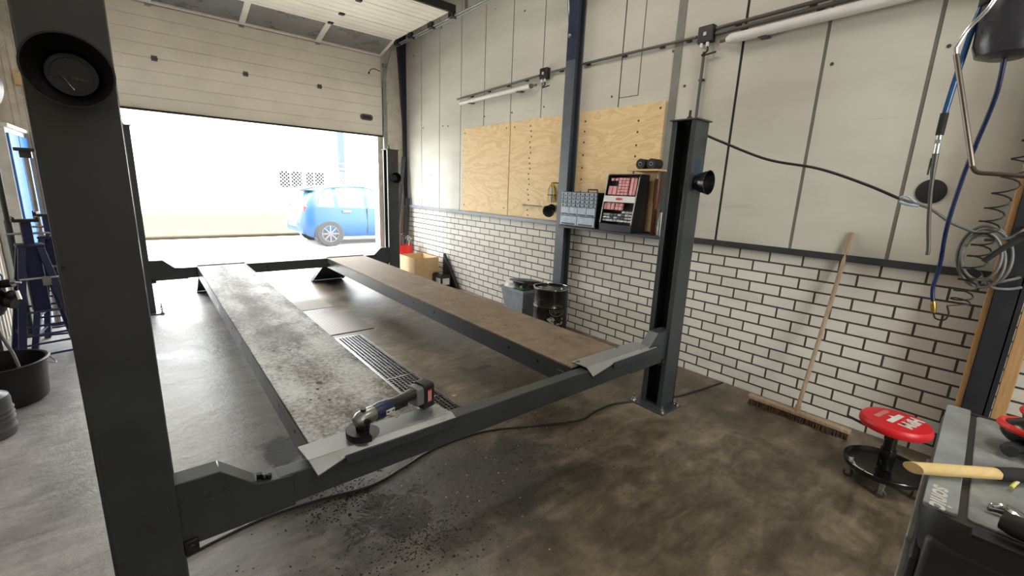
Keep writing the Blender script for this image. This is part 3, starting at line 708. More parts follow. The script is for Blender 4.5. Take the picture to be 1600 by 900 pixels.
for k, (dx, dy) in enumerate([(-.09, .02), (-.04, -.06), (.0, .05), (.05, -.05), (.09, .03), (.03, -.01)]):
    x, y = 3.40+dx, 7.02+dy; tx, ty = dx*.5+random.uniform(-.04, .04), dy*.5+random.uniform(-.03, .03); h = random.uniform(.60, .70)
    b = MB(); b.tube([(x, y, .035), (x+tx, y+ty, h)], .012, 8)
    if k % 2: b.tube([(x+tx*1.0+.03*math.cos(a), y+ty, h+.02+.03*math.sin(a)) for a in [-.6+4.4*q/10 for q in range(11)]], .009, 8)
    else: b.tube(spline([(x+tx-.06, y+ty, h-.01), (x+tx-.02, y+ty, h+.02), (x+tx+.05, y+ty, h+.005)]), .013, 8)
    tag(b.build('hand_tool', M[('chrome', 'black', 'steel', 'lettering', 'steel', 'conduit')[k]]), ['bright hooked tool leftmost in the red canister', 'black ring tool near the front of the red canister', 'grey hooked tool at the back of the red canister', 'white ring tool near the front of the red canister', 'grey hooked tool rightmost in the red canister', 'dull grey ring tool in the middle of the red canister'][k], 'hand tool', 'tools in the red canister')
def bar(p, q, wx, label, m):
    b = MB(); p, q = Vector(p), Vector(q); d = (q-p).normalized(); s = d.cross(Vector((0, 1, 0))).normalized()*wx; n_ = d.cross(s).normalized()*wx*.6
    b.prism([p-s-n_, p+s-n_, p+s+n_, p-s+n_], q-p); tag(b.build('steel_bar', m, bevel=.004), label, 'bar', 'bars leaning in the far corner')
dk = mat('dark_bar', rgb(62, 64, 68), .5); dk2 = mat('black_bar', rgb(34, 36, 40), .5)
bar((3.30, 7.25, 0), (3.60, 7.36, 2.02), .03, 'tallest grey bar leaning in the corner behind far post', dk)
bar((3.36, 7.32, 0), (3.53, 7.42, 1.72), .03, 'grey bar leaning closest to the far right lift post', dk)
bar((3.52, 7.24, 0), (3.62, 7.28, 1.32), .04, 'short black bar leaning against the brick wall end', dk2)
wg = thing('black_wedge', 'black triangular wedge leaning against brick behind the cardboard box', 'wedge', (3.62, 5.95, 0))
b = MB(); b.prism([(3.665, 6.07, .0), (3.665, 5.62, .0), (3.665, 6.05, .50)], (-.05, 0, 0)); b.build('panel', M['black'], wg, bevel=.004)
bk = thing('battery_box', 'black box with a white label against brick by the cardboard box', 'box', (3.51, 5.88, 0))
b = MB(); b.box((3.42, 5.78, 0), (3.60, 6.05, .20)); b.build('case', M['black'], bk, bevel=.01)
b = MB(); b.box((3.44, 5.80, .20), (3.58, 6.03, .215)); b.build('lid', M['blackgloss'], bk, bevel=.004)
b = MB(); b.box((3.4185, 5.80, .06), (3.4195, 5.93, .15)); b.box((3.45, 5.7785, .05), (3.57, 5.7795, .15)); b.build('sticker', M['lettering'], bk)

# ------------------------------------------------------------------ bin and oil drum by the column
bn = thing('refuse_bin', 'grey plastic refuse bin with rubbish under a tilted lid by the column', 'bin', (3.33, 3.76, 0))
b = MB()
def ring(x0, x1, y0, y1, z): return [(x0, y0, z), (x1, y0, z), (x1, y1, z), (x0, y1, z)]
o0, o1 = ring(3.21, 3.46, 3.62, 3.90, 0), ring(3.15, 3.50, 3.55, 3.95, .43)
i1, i0 = ring(3.16, 3.49, 3.56, 3.94, .43), ring(3.22, 3.45, 3.63, 3.89, .02)
vs = o0+o1+i1+i0
fs = [(3, 2, 1, 0)]+[(i, (i+1) % 4, (i+1) % 4+4, i+4) for i in range(4)]+[(4+i, 4+(i+1) % 4, 8+(i+1) % 4, 8+i) for i in range(4)]+[(8+i, 8+(i+1) % 4, 12+(i+1) % 4, 12+i) for i in range(4)]+[(12, 13, 14, 15)]
b.add(vs, fs); b.build('tub', M['bingrey'], bn, bevel=.004)
b = MB()
for a_, c_ in (((3.135, 3.535, .415), (3.15, 3.965, .445)), ((3.50, 3.535, .415), (3.515, 3.965, .445)), ((3.135, 3.535, .415), (3.515, 3.55, .445)), ((3.135, 3.95, .415), (3.515, 3.965, .445))): b.box(a_, c_)
b.build('rim', M['bingrey'], bn, bevel=.004)
T = Matrix.Translation((3.50, 3.72, .47)) @ Matrix.Rotation(.16, 4, 'Y')
b = MB(); b.rbox((-.34, -.17, 0), (.03, .12, .018), .03, 2, T=T); b.rbox((-.30, -.14, .018), (.0, .09, .034), .03, 2, T=T); b.build('lid', M['black'], bn, bevel=.004)
b = MB(); b.cyl((3.505, 3.58, .46), (3.505, 3.86, .46), .014, n=12); b.build('hinge', M['black'], bn)
def lump(name, c, sc, m, label, seed):
    random.seed(seed); b = MB(); b.sphere((0, 0, 0), 1, 14)
    for i, v in enumerate(b.v):
        k = 1+.16*math.sin(5*v.x+seed)*math.cos(4*v.y)+.12*math.sin(9*v.z+2*seed)
        b.v[i] = Vector((c[0]+v.x*sc[0]*k, c[1]+v.y*sc[1]*k, c[2]+v.z*sc[2]*k))
    return tag(b.build(name, M[m]), label, 'rubbish', 'rubbish in the grey bin')
lump('rubbish_bag', (3.25, 3.86, .44), (.085, .09, .06), 'bag', 'white crumpled plastic bag at the door side of the bin', 1)
lump('rubbish_bag', (3.24, 3.66, .43), (.07, .09, .045), 'green', 'dark green crumpled bag under the bin lid', 2)
lump('rubbish_bag', (3.39, 3.85, .46), (.085, .085, .04), 'clear', 'pale blue plastic sheet at the back of the bin', 4)
od = thing('oil_drum', 'black steel oil drum with an oval logo by the grey bin', 'drum', (3.2, 3.165, 0))
T = Matrix.Translation((3.2, 3.165, 0)); R0 = .183
b = MB(); b.lathe([(.001, .004), (R0-.004, .004), (R0, .0), (R0+.003, .012), (R0-.003, .03), (R0-.003, .18), (R0+.004, .195), (R0-.003, .21), (R0-.003, .36), (R0+.005, .378), (R0-.003, .396), (R0-.003, .545), (R0+.003, .56), (R0, .57), (R0-.008, .57), (R0-.01, .552), (.001, .552)], 48, T); b.build('shell', mat('drum_black', rgb(44, 41, 39), .25, .6), od)
b = MB(); b.lathe([(R0-.006, .562), (R0+.007, .562), (R0+.008, .572), (R0-.004, .574), (R0-.006, .562)], 48, T); b.build('rim', M['chrome'], od)
for (dx, dy, rr) in ((-.1, .06, .03), (.09, -.08, .02)): MB().cyl((3.2+dx, 3.165+dy, .552), (3.2+dx, 3.165+dy, .566), rr, n=16).build('bung', M['chrome'], od)
def onc(ang, z, r=R0+.0045): return Vector((3.2+r*math.cos(ang), 3.165+r*math.sin(ang), z))
A0 = math.radians(-113)
b = MB()
b.tube([onc(A0+.42*math.cos(q), .355+.056*math.sin(q), R0-.001) for q in [2*PI*k/36 for k in range(36)]], .0035, 6, closed=True); b.build('logo_outline', M['conduit'], od)
def wrap_text(nm, body, size, z, m, r=R0-.0022):
    o = text(nm, body, size, m, od, Matrix.Identity(4))
    for v in o.data.vertices:
        p = onc(A0+v.co.x/R0, z+v.co.y, r+v.co.z); v.co = p-od.location
    return o
wrap_text('lettering', 'mpm', .08, .355, M['conduit'])
b = MB(); random.seed(9)
for k in range(26):
    a = A0+random.uniform(-.42, .45); z = random.uniform(.08, .27); s = random.uniform(.010, .036)
    pts = [onc(a+s*math.cos(q)*random.uniform(.6, 1.2)/R0, z+s*math.sin(q)*random.uniform(.6, 1.3), R0-.0022) for q in [6.28*j/6 for j in range(6)]]
    b.add(pts, [tuple(range(6))])
b.build('printed_pattern', mat('drum_print', rgb(140, 140, 120), .6, 0, .3, 30), od)

# ------------------------------------------------------------------ tool shelf on the wall rail right of the column
tag(MB().box((3.44, 2.10, 1.168), (XW-.052, 3.355, 1.192)).build('wall_shelf', M['navy'], bevel=.003), 'dark steel ledge carrying the drawer cabinet and display case', 'shelf')
MB_ = MB
dc = thing('drawer_cabinet', 'small parts cabinet with rows of clear blue drawers', 'cabinet', (3.53, 3.12, 1.192))
b = MB(); b.box((3.462, 2.865, 1.193), (3.60, 3.352, 1.548)); b.build('case', M['black'], dc, bevel=.003)
b = MB(); b.tube([(3.53, 2.93, 1.548), (3.53, 2.93, 1.575), (3.53, 3.05, 1.575), (3.53, 3.05, 1.548)], .006, 8); b.build('handle', M['black'], dc)
def drawer(y0, y1, z0, z1, big):
    b = MB(); b.box((3.45, y0+.003, z0+.003), (3.464, y1-.003, z1-.003)); d = b.build('drawer', M['clear'], dc, bevel=.002)
    yc = (y0+y1)/2
    b = MB()
    if big: b.box((3.442, yc-(y1-y0)*.38, z0+.012), (3.4495, yc+(y1-y0)*.38, z0+.024))
    else: b.prism([(3.445, yc-.013, z0+.008), (3.445, yc+.013, z0+.008), (3.445, yc, z0+.034)], (.0045, 0, 0))
    b.build('pull', M['black'], d)
Y0, Y1 = 2.87, 3.347; cw = (Y1-Y0)/8
for r in range(4):
    for c in range(8): drawer(Y0+c*cw, Y0+(c+1)*cw, 1.392+r*.038, 1.430+r*.038, False)
for c in range(4): drawer(Y0+c*cw*2, Y0+(c+1)*cw*2, 1.30, 1.392, True)
for c in range(2): drawer(Y0+c*cw*4, Y0+(c+1)*cw*4, 1.20, 1.30, True)
ds = thing('display_case', 'black display case of pink packed parts beside the drawer cabinet', 'display case', (3.54, 2.60, 1.192))
prof = [(3.42, 1.193), (3.64, 1.193), (3.64, 1.725), (3.51, 1.725), (3.49, 1.70), (3.42, 1.27)]
b = MB()
b.prism([(x, 2.415, z) for x, z in prof], (0, .012, 0)); b.prism([(x, 2.775, z) for x, z in prof], (0, .012, 0))
b.box((3.60, 2.42, 1.2), (3.64, 2.78, 1.72)); b.box((3.50, 2.42, 1.715), (3.64, 2.78, 1.727)); b.box((3.42, 2.42, 1.193), (3.62, 2.78, 1.262)); b.box((3.53, 2.42, 1.26), (3.60, 2.78, 1.70)); b.build('case', M['black'], ds, bevel=.004)
def onslope(y, z, o=0): t = (z-1.27)/(1.70-1.27); return Vector((3.42+.07*t+o, y, z))
def tile(y0, y1, z0, z1, m, nm, th=.03):
    b = MB(); b.prism([onslope(y0, z0, .012), onslope(y1, z0, .012), onslope(y1, z1, .012), onslope(y0, z1, .012)], (th, 0, 0)); b.build(nm, m, ds, bevel=.003)
random.seed(2)
for c, ya in enumerate((2.535, 2.575, 2.615)):
    for r in range(6): tile(ya+.002, ya+.036, 1.535+r*.027, 1.558+r*.027, M['pink'], 'blister_pack')
for ya in (2.445, 2.485): tile(ya, ya+.03, 1.535, 1.695, M['pink'], 'blister_pack')
for ya in (2.665, 2.715): tile(ya, ya+.042, 1.535, 1.615, M['pink'], 'blister_pack')
for ya in (2.665, 2.715): tile(ya, ya+.03, 1.665, 1.69, M['pink'], 'blister_pack')
for ya in (2.655, 2.70, 2.74): tile(ya, ya+.036, 1.395, 1.462, M['pink'], 'blister_pack')
for r in range(2):
    for ya in (2.565, 2.605): tile(ya, ya+.035, 1.395+r*.034, 1.425+r*.034, M['pink'], 'blister_pack')
for r in range(4):
    for c in range(8):
        if r < 3 or c < 3: tile(2.435+c*.042, 2.435+c*.042+.036, 1.285+r*.027, 1.306+r*.027, random.choice([M['chrome'], M['steel'], M['clear'], M['conduit']]), 'small_part')
b = MB(); b.prism([onslope(2.418, 1.468, -.006), onslope(2.782, 1.468, -.006), onslope(2.782, 1.525, -.006), onslope(2.418, 1.525, -.006)], (.004, 0, 0)); b.build('name_strip', M['white'], ds)
b = MB()
for k in range(9):
    hh = .007+.004*math.sin(k*PI/8); yy = 2.635-.0085*k
    b.prism([onslope(yy, 1.497-hh, -.0072), onslope(yy-.007, 1.497-hh, -.0072), onslope(yy-.007, 1.497+hh, -.0072), onslope(yy, 1.497+hh, -.0072)], (.001, 0, 0))
b.build('red_print', M['redplastic'], ds)
for y in (2.42, 2.778): MB().tube([onslope(y, 1.27, -.003), onslope(y, 1.70, -.003)], .005, 6).build('edge_trim', M['steel'], ds)
sh = tag(MB().box((3.44, 2.215, 1.752), (XW-.021, 2.52, 1.768)).build('wall_shelf', M['shelfwood'], bevel=.002), 'small pale wooden shelf above the display case', 'shelf')
def roll(y, label):
    r = thing('tape_roll', label, 'roll', (3.53, y, 1.768), group='black rolls on the small wooden shelf')
    T = Matrix.Translation((3.46, y, 1.768+.045)) @ Matrix.Rotation(PI/2, 4, 'Y')
    b = MB(); b.lathe([(.018, 0), (.045, 0), (.045, .12), (.018, .12), (.018, 0)], 28, T); b.build('roll_body', M['rubber'], r)
    b = MB(); b.lathe([(.012, -.001), (.018, -.001), (.018, .121), (.012, .121), (.012, -.001)], 20, T); b.build('core', M['steel'], r)
roll(2.41, 'black roll with pale core, left on the small wooden shelf'); roll(2.30, 'black roll with pale core, right on the small wooden shelf')
b = MB(); b.tube([(3.60, 2.30, 1.193), (3.60, 2.30, 1.45), (3.60, 2.30, 1.50), (3.60, 2.30, 1.69)], [.024, .024, .03, .03], 16)
tag(b.build('spray_bottle', mat('amber_brown', rgb(92, 50, 24), .35)), 'orange bottle standing between display case and near lift post', 'bottle')
b = MB(); b.tube([(3.55, 2.20, 1.193), (3.55, 2.20, 1.34), (3.55, 2.20, 1.37), (3.55, 2.20, 1.40)], [.026, .026, .015, .012], 16)
sc = thing('spray_can', 'grey spray can standing on the ledge behind near lift post', 'can', (3.55, 2.20, 1.193)); b.build('can_body', M['steel'], sc); MB().cyl((3.55, 2.20, 1.40), (3.55, 2.20, 1.435), .014).build('nozzle', M['black'], sc)

# wire cage lamp, horn and rod hanging on the board left of the column
cl = thing('cage_lamp', 'yellow wire cage of a hand lamp hanging beside the dark column', 'lamp', (3.60, 3.60, 1.62))
for k in range(6):
    a = 2*PI*k/6; cx, cyy = 3.614, 3.66
    b = MB(); b.tube(spline([(cx+.012*math.cos(a), cyy+.012*math.sin(a), 1.63), (cx+.04*math.cos(a), cyy+.045*math.sin(a), 1.57), (cx+.042*math.cos(a), cyy+.05*math.sin(a), 1.50), (cx+.042*math.cos(a), cyy+.05*math.sin(a), 1.42)]), .006, 6); b.build('cage_wire', M['yellow'], cl)
b = MB(); b.tube([(3.614+.043*math.cos(q), 3.66+.052*math.sin(q), 1.50) for q in [2*PI*k/24 for k in range(24)]], .005, 6, closed=True); b.build('cage_ring', M['blackgloss'], cl)
b = MB(); b.cyl((3.614, 3.66, 1.42), (3.614, 3.66, 1.60), .022, n=16); b.build('lamp_tube', M['clear'], cl)
b = MB(); b.tube([(3.614, 3.68, 1.632), (3.65, 3.64, 1.636), (3.658, 3.60, 1.63)], .007, 8); b.build('hook', M['black'], cl)
hn = thing('rubber_funnel', 'black funnel shaped rubber piece hanging on the board by column', 'funnel', (3.58, 3.66, 1.33))
T = Matrix.Translation((3.60, 3.66, 1.335)) @ Matrix.Rotation(math.radians(-105), 4, 'Y') @ Matrix.Rotation(.5, 4, 'X')
b = MB(); b.lathe([(.006, -.07), (.05, -.06), (.045, -.03), (.02, .0), (.03, .03), (.062, .06), (.068, .075), (.06, .078), (.045, .06), (.001, .05)], 32, T); b.build('cup', M['rubber'], hn)
b = MB(); b.tube([(3.655, 3.70, 1.36), (3.655, 4.18, 1.362)], .009, 8); b.tube([(3.655, 4.17, 1.362), (3.655, 4.20, 1.362)], .013, 8)
tag(b.build('metal_rod', M['chrome']), 'thin bright rod lying level across the middle plywood board', 'rod')

# ------------------------------------------------------------------ broom and rolling stool
bm_ = thing('push_broom', 'wide push broom leaning against the white brick wall', 'broom', (3.47, .89, 0))
b = MB(); b.tube([(3.475, .885, .06), (3.672, .822, 1.345)], .0135, 14); b.sphere((3.672, .822, 1.345), .0135, 8); b.build('handle', M['broomwood'], bm_)
b = MB(); b.rbox((3.445, .56, .045), (3.50, 1.215, .072), .012, 2); b.build('head', M['broomwood'], bm_, bevel=.005)
b = MB(); random.seed(4); y = .57
while y < 1.205:
    for x in (3.452, 3.464, 3.476, 3.488):
        b.tube([(x, y, .047), (x+random.uniform(-.014, .006)-.006, y+random.uniform(-.006, .006), .001)], [.0045, .003], 5)
    y += .011
o = b.build('bristles', mat('bristle', rgb(74, 52, 38), .8, 0, .25, 60), bm_); o['kind'] = 'stuff'
b = MB(); b.cyl((3.472, .886, .066), (3.482, .882, .11), .019, n=14); b.build('socket', M['broomwood'], bm_)

SX, SY = 3.06, .315
st = thing('rolling_stool', 'round red seated workshop stool on castors with black tray', 'stool', (SX, SY, 0))
T = Matrix.Translation((SX, SY, 0))
b = MB(); b.lathe([(.001, .345), (.13, .345), (.152, .35), (.158, .362), (.157, .385), (.148, .397), (.12, .402), (.001, .404)], 56, T); seat = b.build('seat', M['red'], st)
for k, (body, sz, off, bo) in enumerate((('HBM', .084, (.004, -.058), .003),)):
    text('lettering', body, sz, M['lettering'], st, frame((off[0], off[1], .4046), (-1, .18, 0), (-.18, -1, 0)), bold=bo)
TB = frame((SX, SY+.02, .4044), (-1, .18, 0), (-.18, -1, 0))
b = MB(); b.box((-.075, .002, 0), (.075, .030, .001), 0, TB); b.prism([TB @ Vector((-.022, .002, 0)), TB @ Vector((.004, .002, 0)), TB @ Vector((-.008, -.020, 0))], (0, 0, .001)); b.build('printed_bar', M['lettering'], st)
b = MB(); b.box((-.07, -.060, 0), (.07, -.034, .0008), 0, TB); b.build('faded_print', mat('faded_print', rgb(182, 112, 106), .5, 0, .2, 60), st)
b = MB(); b.lathe([(.001, .33), (.10, .33), (.10, .345), (.001, .345)], 32, T); b.box((SX-.10, SY-.02, .31), (SX+.10, SY+.02, .332)); b.build('seat_plate', M['black'], st)
b = MB(); b.cyl((SX, SY, .105), (SX, SY, .33), .028, n=24); b.cyl((SX, SY, .105), (SX, SY, .22), .036, n=24); b.build('gas_strut', M['blackgloss'], st)
b = MB(); b.tube([(SX-.01, SY+.02, .32), (SX-.02, SY+.12, .318), (SX+.03, SY+.21, .315)], .008, 8); b.build('height_lever', M['black'], st)
b = MB(); b.lathe([(.001, .092), (.165, .092), (.178, .10), (.184, .122), (.188, .124), (.19, .120), (.184, .095), (.172, .086), (.001, .086)], 56, T); tr = b.build('tray', M['blackgloss'], st)
def arc_text(body, size, ang, rad, m):
    o = text('lettering', body, size, m, st, Matrix.Identity(4))
    for v in o.data.vertices:
        a = ang+v.co.x/rad; rr = rad+(-v.co.y)*.8
        v.co = Vector((rr*math.cos(a), rr*math.sin(a), .0935 + max(0, (rr-.166))*.55 + v.co.z+.001))
    return o
arc_text('WZY', .044, math.radians(114), .150, M['lettering'])
b = MB(); random.seed(8)
for a in (146, 152, 158, 166, 172, 215):
    aa = math.radians(a); b.box((-.010, -.003, 0), (.010, .003, .002), 0, Matrix.Translation((SX+.187*math.cos(aa), SY+.187*math.sin(aa), .1225)) @ Matrix.Rotation(aa+1.57, 4, 'Z'))
b.build('scuffs', M['lettering'], st)
for k, a in enumerate((118, 190, 262, 334, 46)):
    aa = math.radians(a); x, y = SX+.155*math.cos(aa), SY+.155*math.sin(aa)
    c = MB(); c.box((x-.014, y-.012, .05), (x+.014, y+.012, .086)); c.box((x-.017, y-.010, .022), (x-.013, y+.012, .06)); c.box((x+.013, y-.010, .022), (x+.017, y+.012, .06)); co = c.build('castor', M['steel'], st, bevel=.002)
    c = MB(); c.cyl((x-.011, y, .025), (x+.011, y, .025), .025, n=20); c.build('wheel', M['brown'], co, bevel=.003)

# ------------------------------------------------------------------ tool trolley at the right
TZ = 1.0
tt = thing('tool_trolley', 'black and grey tool trolley with a moulded top at right edge', 'tool trolley', (1.40, -.258, 0), math.radians(3.0))
def TL(mb, nm, m, par=None, **k): return mb.build(nm, M[m] if isinstance(m, str) else m, par or tt, local=True, **k)
# local frame: x along the trolley length (away from camera), y towards the lift
hx, hy = .345, .325
gy = mat('trolley_grey', rgb(140, 147, 150), .42, 0, .14, 14, .08, 40); gy2 = mat('trolley_mat', rgb(130, 134, 134), .55, 0, .28, 16, .3, 30); bk2 = mat('trolley_black', rgb(38, 40, 42), .45)
b = MB(); b.box((-hx+.03, -hy+.03, .12), (hx-.03, hy-.02, TZ-.06)); TL(b, 'cabinet_body', bk2, bevel=.01)
def outline(z, o):
    pts = []
    for (cx, cyy, a0) in ((hx-.05, hy-.04, 0), (-hx+.09, hy-.06, PI/2), (-hx+.05, -hy+.05, PI), (hx-.05, -hy+.05, 1.5*PI)):
        rr = .06 if a0 == PI/2 else .04
        for q in range(6): th = a0+PI/2*q/5; pts.append((cx+(rr+o)*math.cos(th), cyy+(rr+o)*math.sin(th), z))
    return pts
b = MB(); A, B_, C_ = outline(TZ-.11, -.012), outline(TZ-.035, .0), outline(TZ-.008, -.006); n = len(A)
b.add(A+B_+C_, [tuple(range(n-1, -1, -1))]+[(i, (i+1) % n, (i+1) % n+n, i+n) for i in range(n)]+[(n+i, n+(i+1) % n, 2*n+(i+1) % n, 2*n+i) for i in range(n)]+[tuple(range(2*n, 3*n))]); TL(b, 'top_rim', bk2)
b = MB(); b.rbox((-hx+.05, hy-.052, TZ-.010), (hx-.012, hy-.004, TZ-.001), .008, 2); TL(b, 'side_strip', gy, bevel=.002)
b = MB(); b.rbox((-hx+.055, -hy+.02, TZ-.012), (hx-.04, hy-.064, TZ-.004), .01, 2); TL(b, 'work_mat', gy2, bevel=.002)
b = MB(); b.box((-hx+.010, -hy+.05, TZ-.012), (-hx+.040, hy-.072, TZ-.0065)); TL(b, 'tool_slot', mat('slot_dark', rgb(14, 15, 20), .6))
b = MB(); b.box((hx-.034, -hy+.05, TZ-.012), (hx-.016, hy-.05, TZ-.0062)); TL(b, 'tool_slot', mat('slot_black', rgb(14, 15, 18), .6))
text('lettering', 'sonic', .044, M['lettering'], tt, frame((-hx+.092, hy-.027, TZ-.0006), (-1, 0, 0), (0, -1, 0)), shear=.2, bold=.0012)
text('lettering', 'sonic', .042, M['lettering'], tt, frame((hx-.075, hy-.14, TZ-.0033), (-1, 0, 0), (0, -1, 0)), shear=.2, bold=.001)
b = MB(); b.box((-hx-.002, -.22, .70), (-hx+.03, hy-.09, .84)); b.box((-hx-.002, -.22, .20), (-hx+.03, hy-.09, .68)); TL(b, 'side_panel', bk2, bevel=.01)
T = Matrix.Translation((-hx-.003, hy-.16, .80)) @ Matrix.Rotation(-PI/2, 4, 'Y')
b = MB()
for s in (0, 1):
    pts = [(-hx-.006, hy-.16+.022*math.cos(q)+(0 if s == 0 else 0), .80+.022*math.sin(q)) for q in [PI*k/12+(PI*s)+.25 for k in range(13)]]
    pts = [(p[0], p[1], p[2]+(.004 if s == 0 else -.004)) for p in pts]
    b.prism(pts, (.005, 0, 0))
TL(b, 'round_emblem', 'blackgloss')
for k in range(5):
    b = MB(); z0 = .16+k*.145; b.box((hx*-.85, hy-.021, z0), (hx*.9, hy-.006, z0+.135)); d = TL(b, 'drawer', bk2, bevel=.004)
    b = MB(); b.box((-hx*.6, hy-.008, z0+.11), (hx*.65, hy+.006, z0+.125)); TL(b, 'drawer_pull', 'steel', d, bevel=.003)
for (x, y) in ((-.25, -.24), (.25, -.24), (-.25, .23), (.25, .23)):
    b = MB(); b.cyl((x-.016, y, .055), (x+.016, y, .055), .055, n=24); b.box((x-.024, y-.02, .06), (x+.024, y+.02, .121)); TL(b, 'castor', 'black', bevel=.003)

hm = thing('hammer', 'hammer with pale wooden handle lying across the tool trolley', 'hammer', (1.18, .083, TZ+.022))
d = Vector((.155, -.145, -.0)).normalized(); p0 = Vector((1.182, .078, TZ+.014)); s = Vector((d.y, -d.x, 0))
b = MB()
ringN = 20; vs = []
for k, (t, rr, tilt) in enumerate(((0, .0125, .010), (.05, .013, 0), (.12, .0125, 0), (.175, .012, .010))):
    for j in range(ringN):
        a = 2*PI*j/ringN; q = p0+d*(t+tilt*math.cos(a)*(1 if k == 0 else -1))+s*(rr*1.12*math.cos(a))+Vector((0, 0, rr*.9*math.sin(a)))
        vs.append(q)
fs = [tuple(range(ringN-1, -1, -1)), tuple(3*ringN+j for j in range(ringN))]
for k in range(3):
    for j in range(ringN): fs.append((k*ringN+j, k*ringN+(j+1) % ringN, (k+1)*ringN+(j+1) % ringN, (k+1)*ringN+j))
b.add(vs, fs); b.build('handle', M['handlewood'], hm)
b = MB(); b.tube([p0+d*.167, p0+d*.20, p0+d*.36], [.0135, .0145, .0145], 18); b.build('sleeve', M['rubber'], hm)
b = MB(); q = p0+d*.36; b.tube([q+Vector((-.05, -.05, .0)), q+Vector((-.03, -.03, 0)), q+Vector((.03, .03, 0)), q+Vector((.06, .06, 0))], [.016, .016, .014, .016], 18); b.build('head', M['black'], hm)
# ear defenders / gloves, pliers and a pen on the trolley top
ed = thing('ear_defenders', 'black ear defenders with a red stripe on the tool trolley', 'ear defenders', (1.56, -.12, TZ))
def cup(x, y, z, sc):
    b = MB(); b.sphere((x, y, z), 1, 16, 0, (.052*sc, .075*sc, .040)); b.build('cup', M['blackgloss'], ed)
    b = MB(); b.tube([(x+.052*sc*math.cos(q), y+.075*sc*math.sin(q), z+.012) for q in [2*PI*k/40 for k in range(40)]], .008, 8, closed=True); b.build('red_ring', M['redplastic'], ed)
cup(1.53, -.105, TZ+.0425, 1.1); cup(1.67, -.13, TZ+.0425, 1)
b = MB(); b.tube(spline([(1.51, -.16, TZ+.05), (1.54, -.26, TZ+.07), (1.62, -.30, TZ+.07), (1.67, -.22, TZ+.05)]), .010, 8); b.build('headband', M['black'], ed)
b = MB(); b.tube(spline([(1.49, -.06, TZ+.016), (1.465, -.045, TZ+.016), (1.45, -.05, TZ+.016)]), [.014]*17, 8); b.build('strap_end', M['rubber'], ed)
pl = thing('spanner', 'bright open ended spanner on the near corner of tool trolley', 'spanner', (1.18, -.07, TZ))
b = MB(); b.tube(spline([(1.165, -.036, TZ+.005), (1.178, -.05, TZ+.006), (1.168, -.07, TZ+.007), (1.14, -.092, TZ+.007), (1.12, -.15, TZ+.007), (1.11, -.24, TZ+.007)]), [.004]+[.0055]*10+[.008]*30, 8); b.build('jaw', M['chrome'], pl)
b = MB(); b.tube(spline([(1.152, -.034, TZ+.004), (1.157, -.052, TZ+.005), (1.142, -.078, TZ+.006)]), .004, 8); b.build('lower_jaw', M['black'], pl)
b = MB(); b.tube([(1.098, -.052, TZ+.019), (1.094, -.066, TZ+.019), (1.07, -.20, TZ+.019)], [.016, .019, .019], 20); tag(b.build('torch', M['black']), 'black cylindrical torch at the near edge of the tool trolley', 'torch')
b = MB(); b.tube([(1.280, -.058, TZ+.005), (1.31, -.063, TZ+.005)], .0036, 8, 0); b.tube([(1.31, -.063, TZ+.005), (1.42, -.082, TZ+.005)], .0038, 8, 1)
tag(b.build('marker_pen', [mat('pen_yellow', rgb(226, 222, 120), .4), M['white']]), 'pale pen with yellow tip on the tool trolley mat', 'pen')

# ------------------------------------------------------------------ hoses, reel and cables on the near wall
rl_ = thing('hose_reel', 'dark round air hose reel hanging at the top right corner', 'hose reel', (3.02, .25, 2.4))
b = MB(); b.lathe([(.001, 2.20), (.06, 2.20), (.10, 2.215), (.115, 2.26), (.118, 2.40), (.11, 2.46), (.001, 2.47)], 40, Matrix.Translation((3.02, .262, 0))); b.build('housing', mat('reel_plastic', rgb(46, 47, 54), .28), rl_)
b = MB(); b.tube([(3.02, .262, 2.46), (3.02, .262, ZC)], .016, 12); b.build('hanger', M['steel'], rl_)
b = MB(); b.lathe([(.118, 2.43), (.128, 2.435), (.128, 2.47), (.001, 2.475)], 40, Matrix.Translation((3.02, .262, 0))); b.build('top_cap', M['black'], rl_)
hs = thing('air_hose', 'blue air hose with a blow gun hanging from the reel', 'hose', (3.0, .40, 2.4))
b = MB(); b.tube(spline([(3.01, .375, 2.44), (3.0, .388, 2.34), (3.0, .402, 2.15), (3.0, .412, 1.97)]), .012, 12); b.build('hose', mat('light_blue_hose', rgb(36, 84, 132), .25), hs)
b = MB(); b.cyl((3.0, .412, 1.985), (3.0, .412, 1.885), .016, n=14); b.build('sleeve', M['rubber'], hs)
b = MB(); b.cyl((3.0, .412, 1.885), (3.0, .409, 1.80), .011, n=14); b.cyl((3.0, .411, 1.865), (3.0, .411, 1.845), .014, n=6); b.build('coupling', M['chrome'], hs)
b = MB(); b.tube([(3.0, .409, 1.80), (3.0, .404, 1.72), (3.0, .400, 1.68)], [.013, .011, .008], 12); b.box((2.995, .418, 1.70), (3.005, .424, 1.78)); b.build('trigger_body', mat('gun_grey', rgb(80, 86, 82), .4, .5), hs)
b = MB(); b.tube(spline([(3.0, .400, 1.69), (3.0, .392, 1.60), (3.0, .372, 1.46), (3.0, .352, 1.35), (3.0, .349, 1.31)]), .0085, 10); b.build('nozzle_tube', M['brown'], hs)
tag(MB().lathe([(.001, 0), (.068, 0), (.072, .006), (.06, .012), (.001, .012)], 36, Matrix.Translation((XW-.0005, .482, 1.636)) @ Matrix.Rotation(-PI/2, 4, 'Y')).build('hole_cover', M['rubber']), 'round black cover on the wall behind the blow gun', 'cover')
h2 = thing('air_hose', 'dark blue air hose from reel down to a brass coupling', 'hose', (3.02, .26, 2.2))
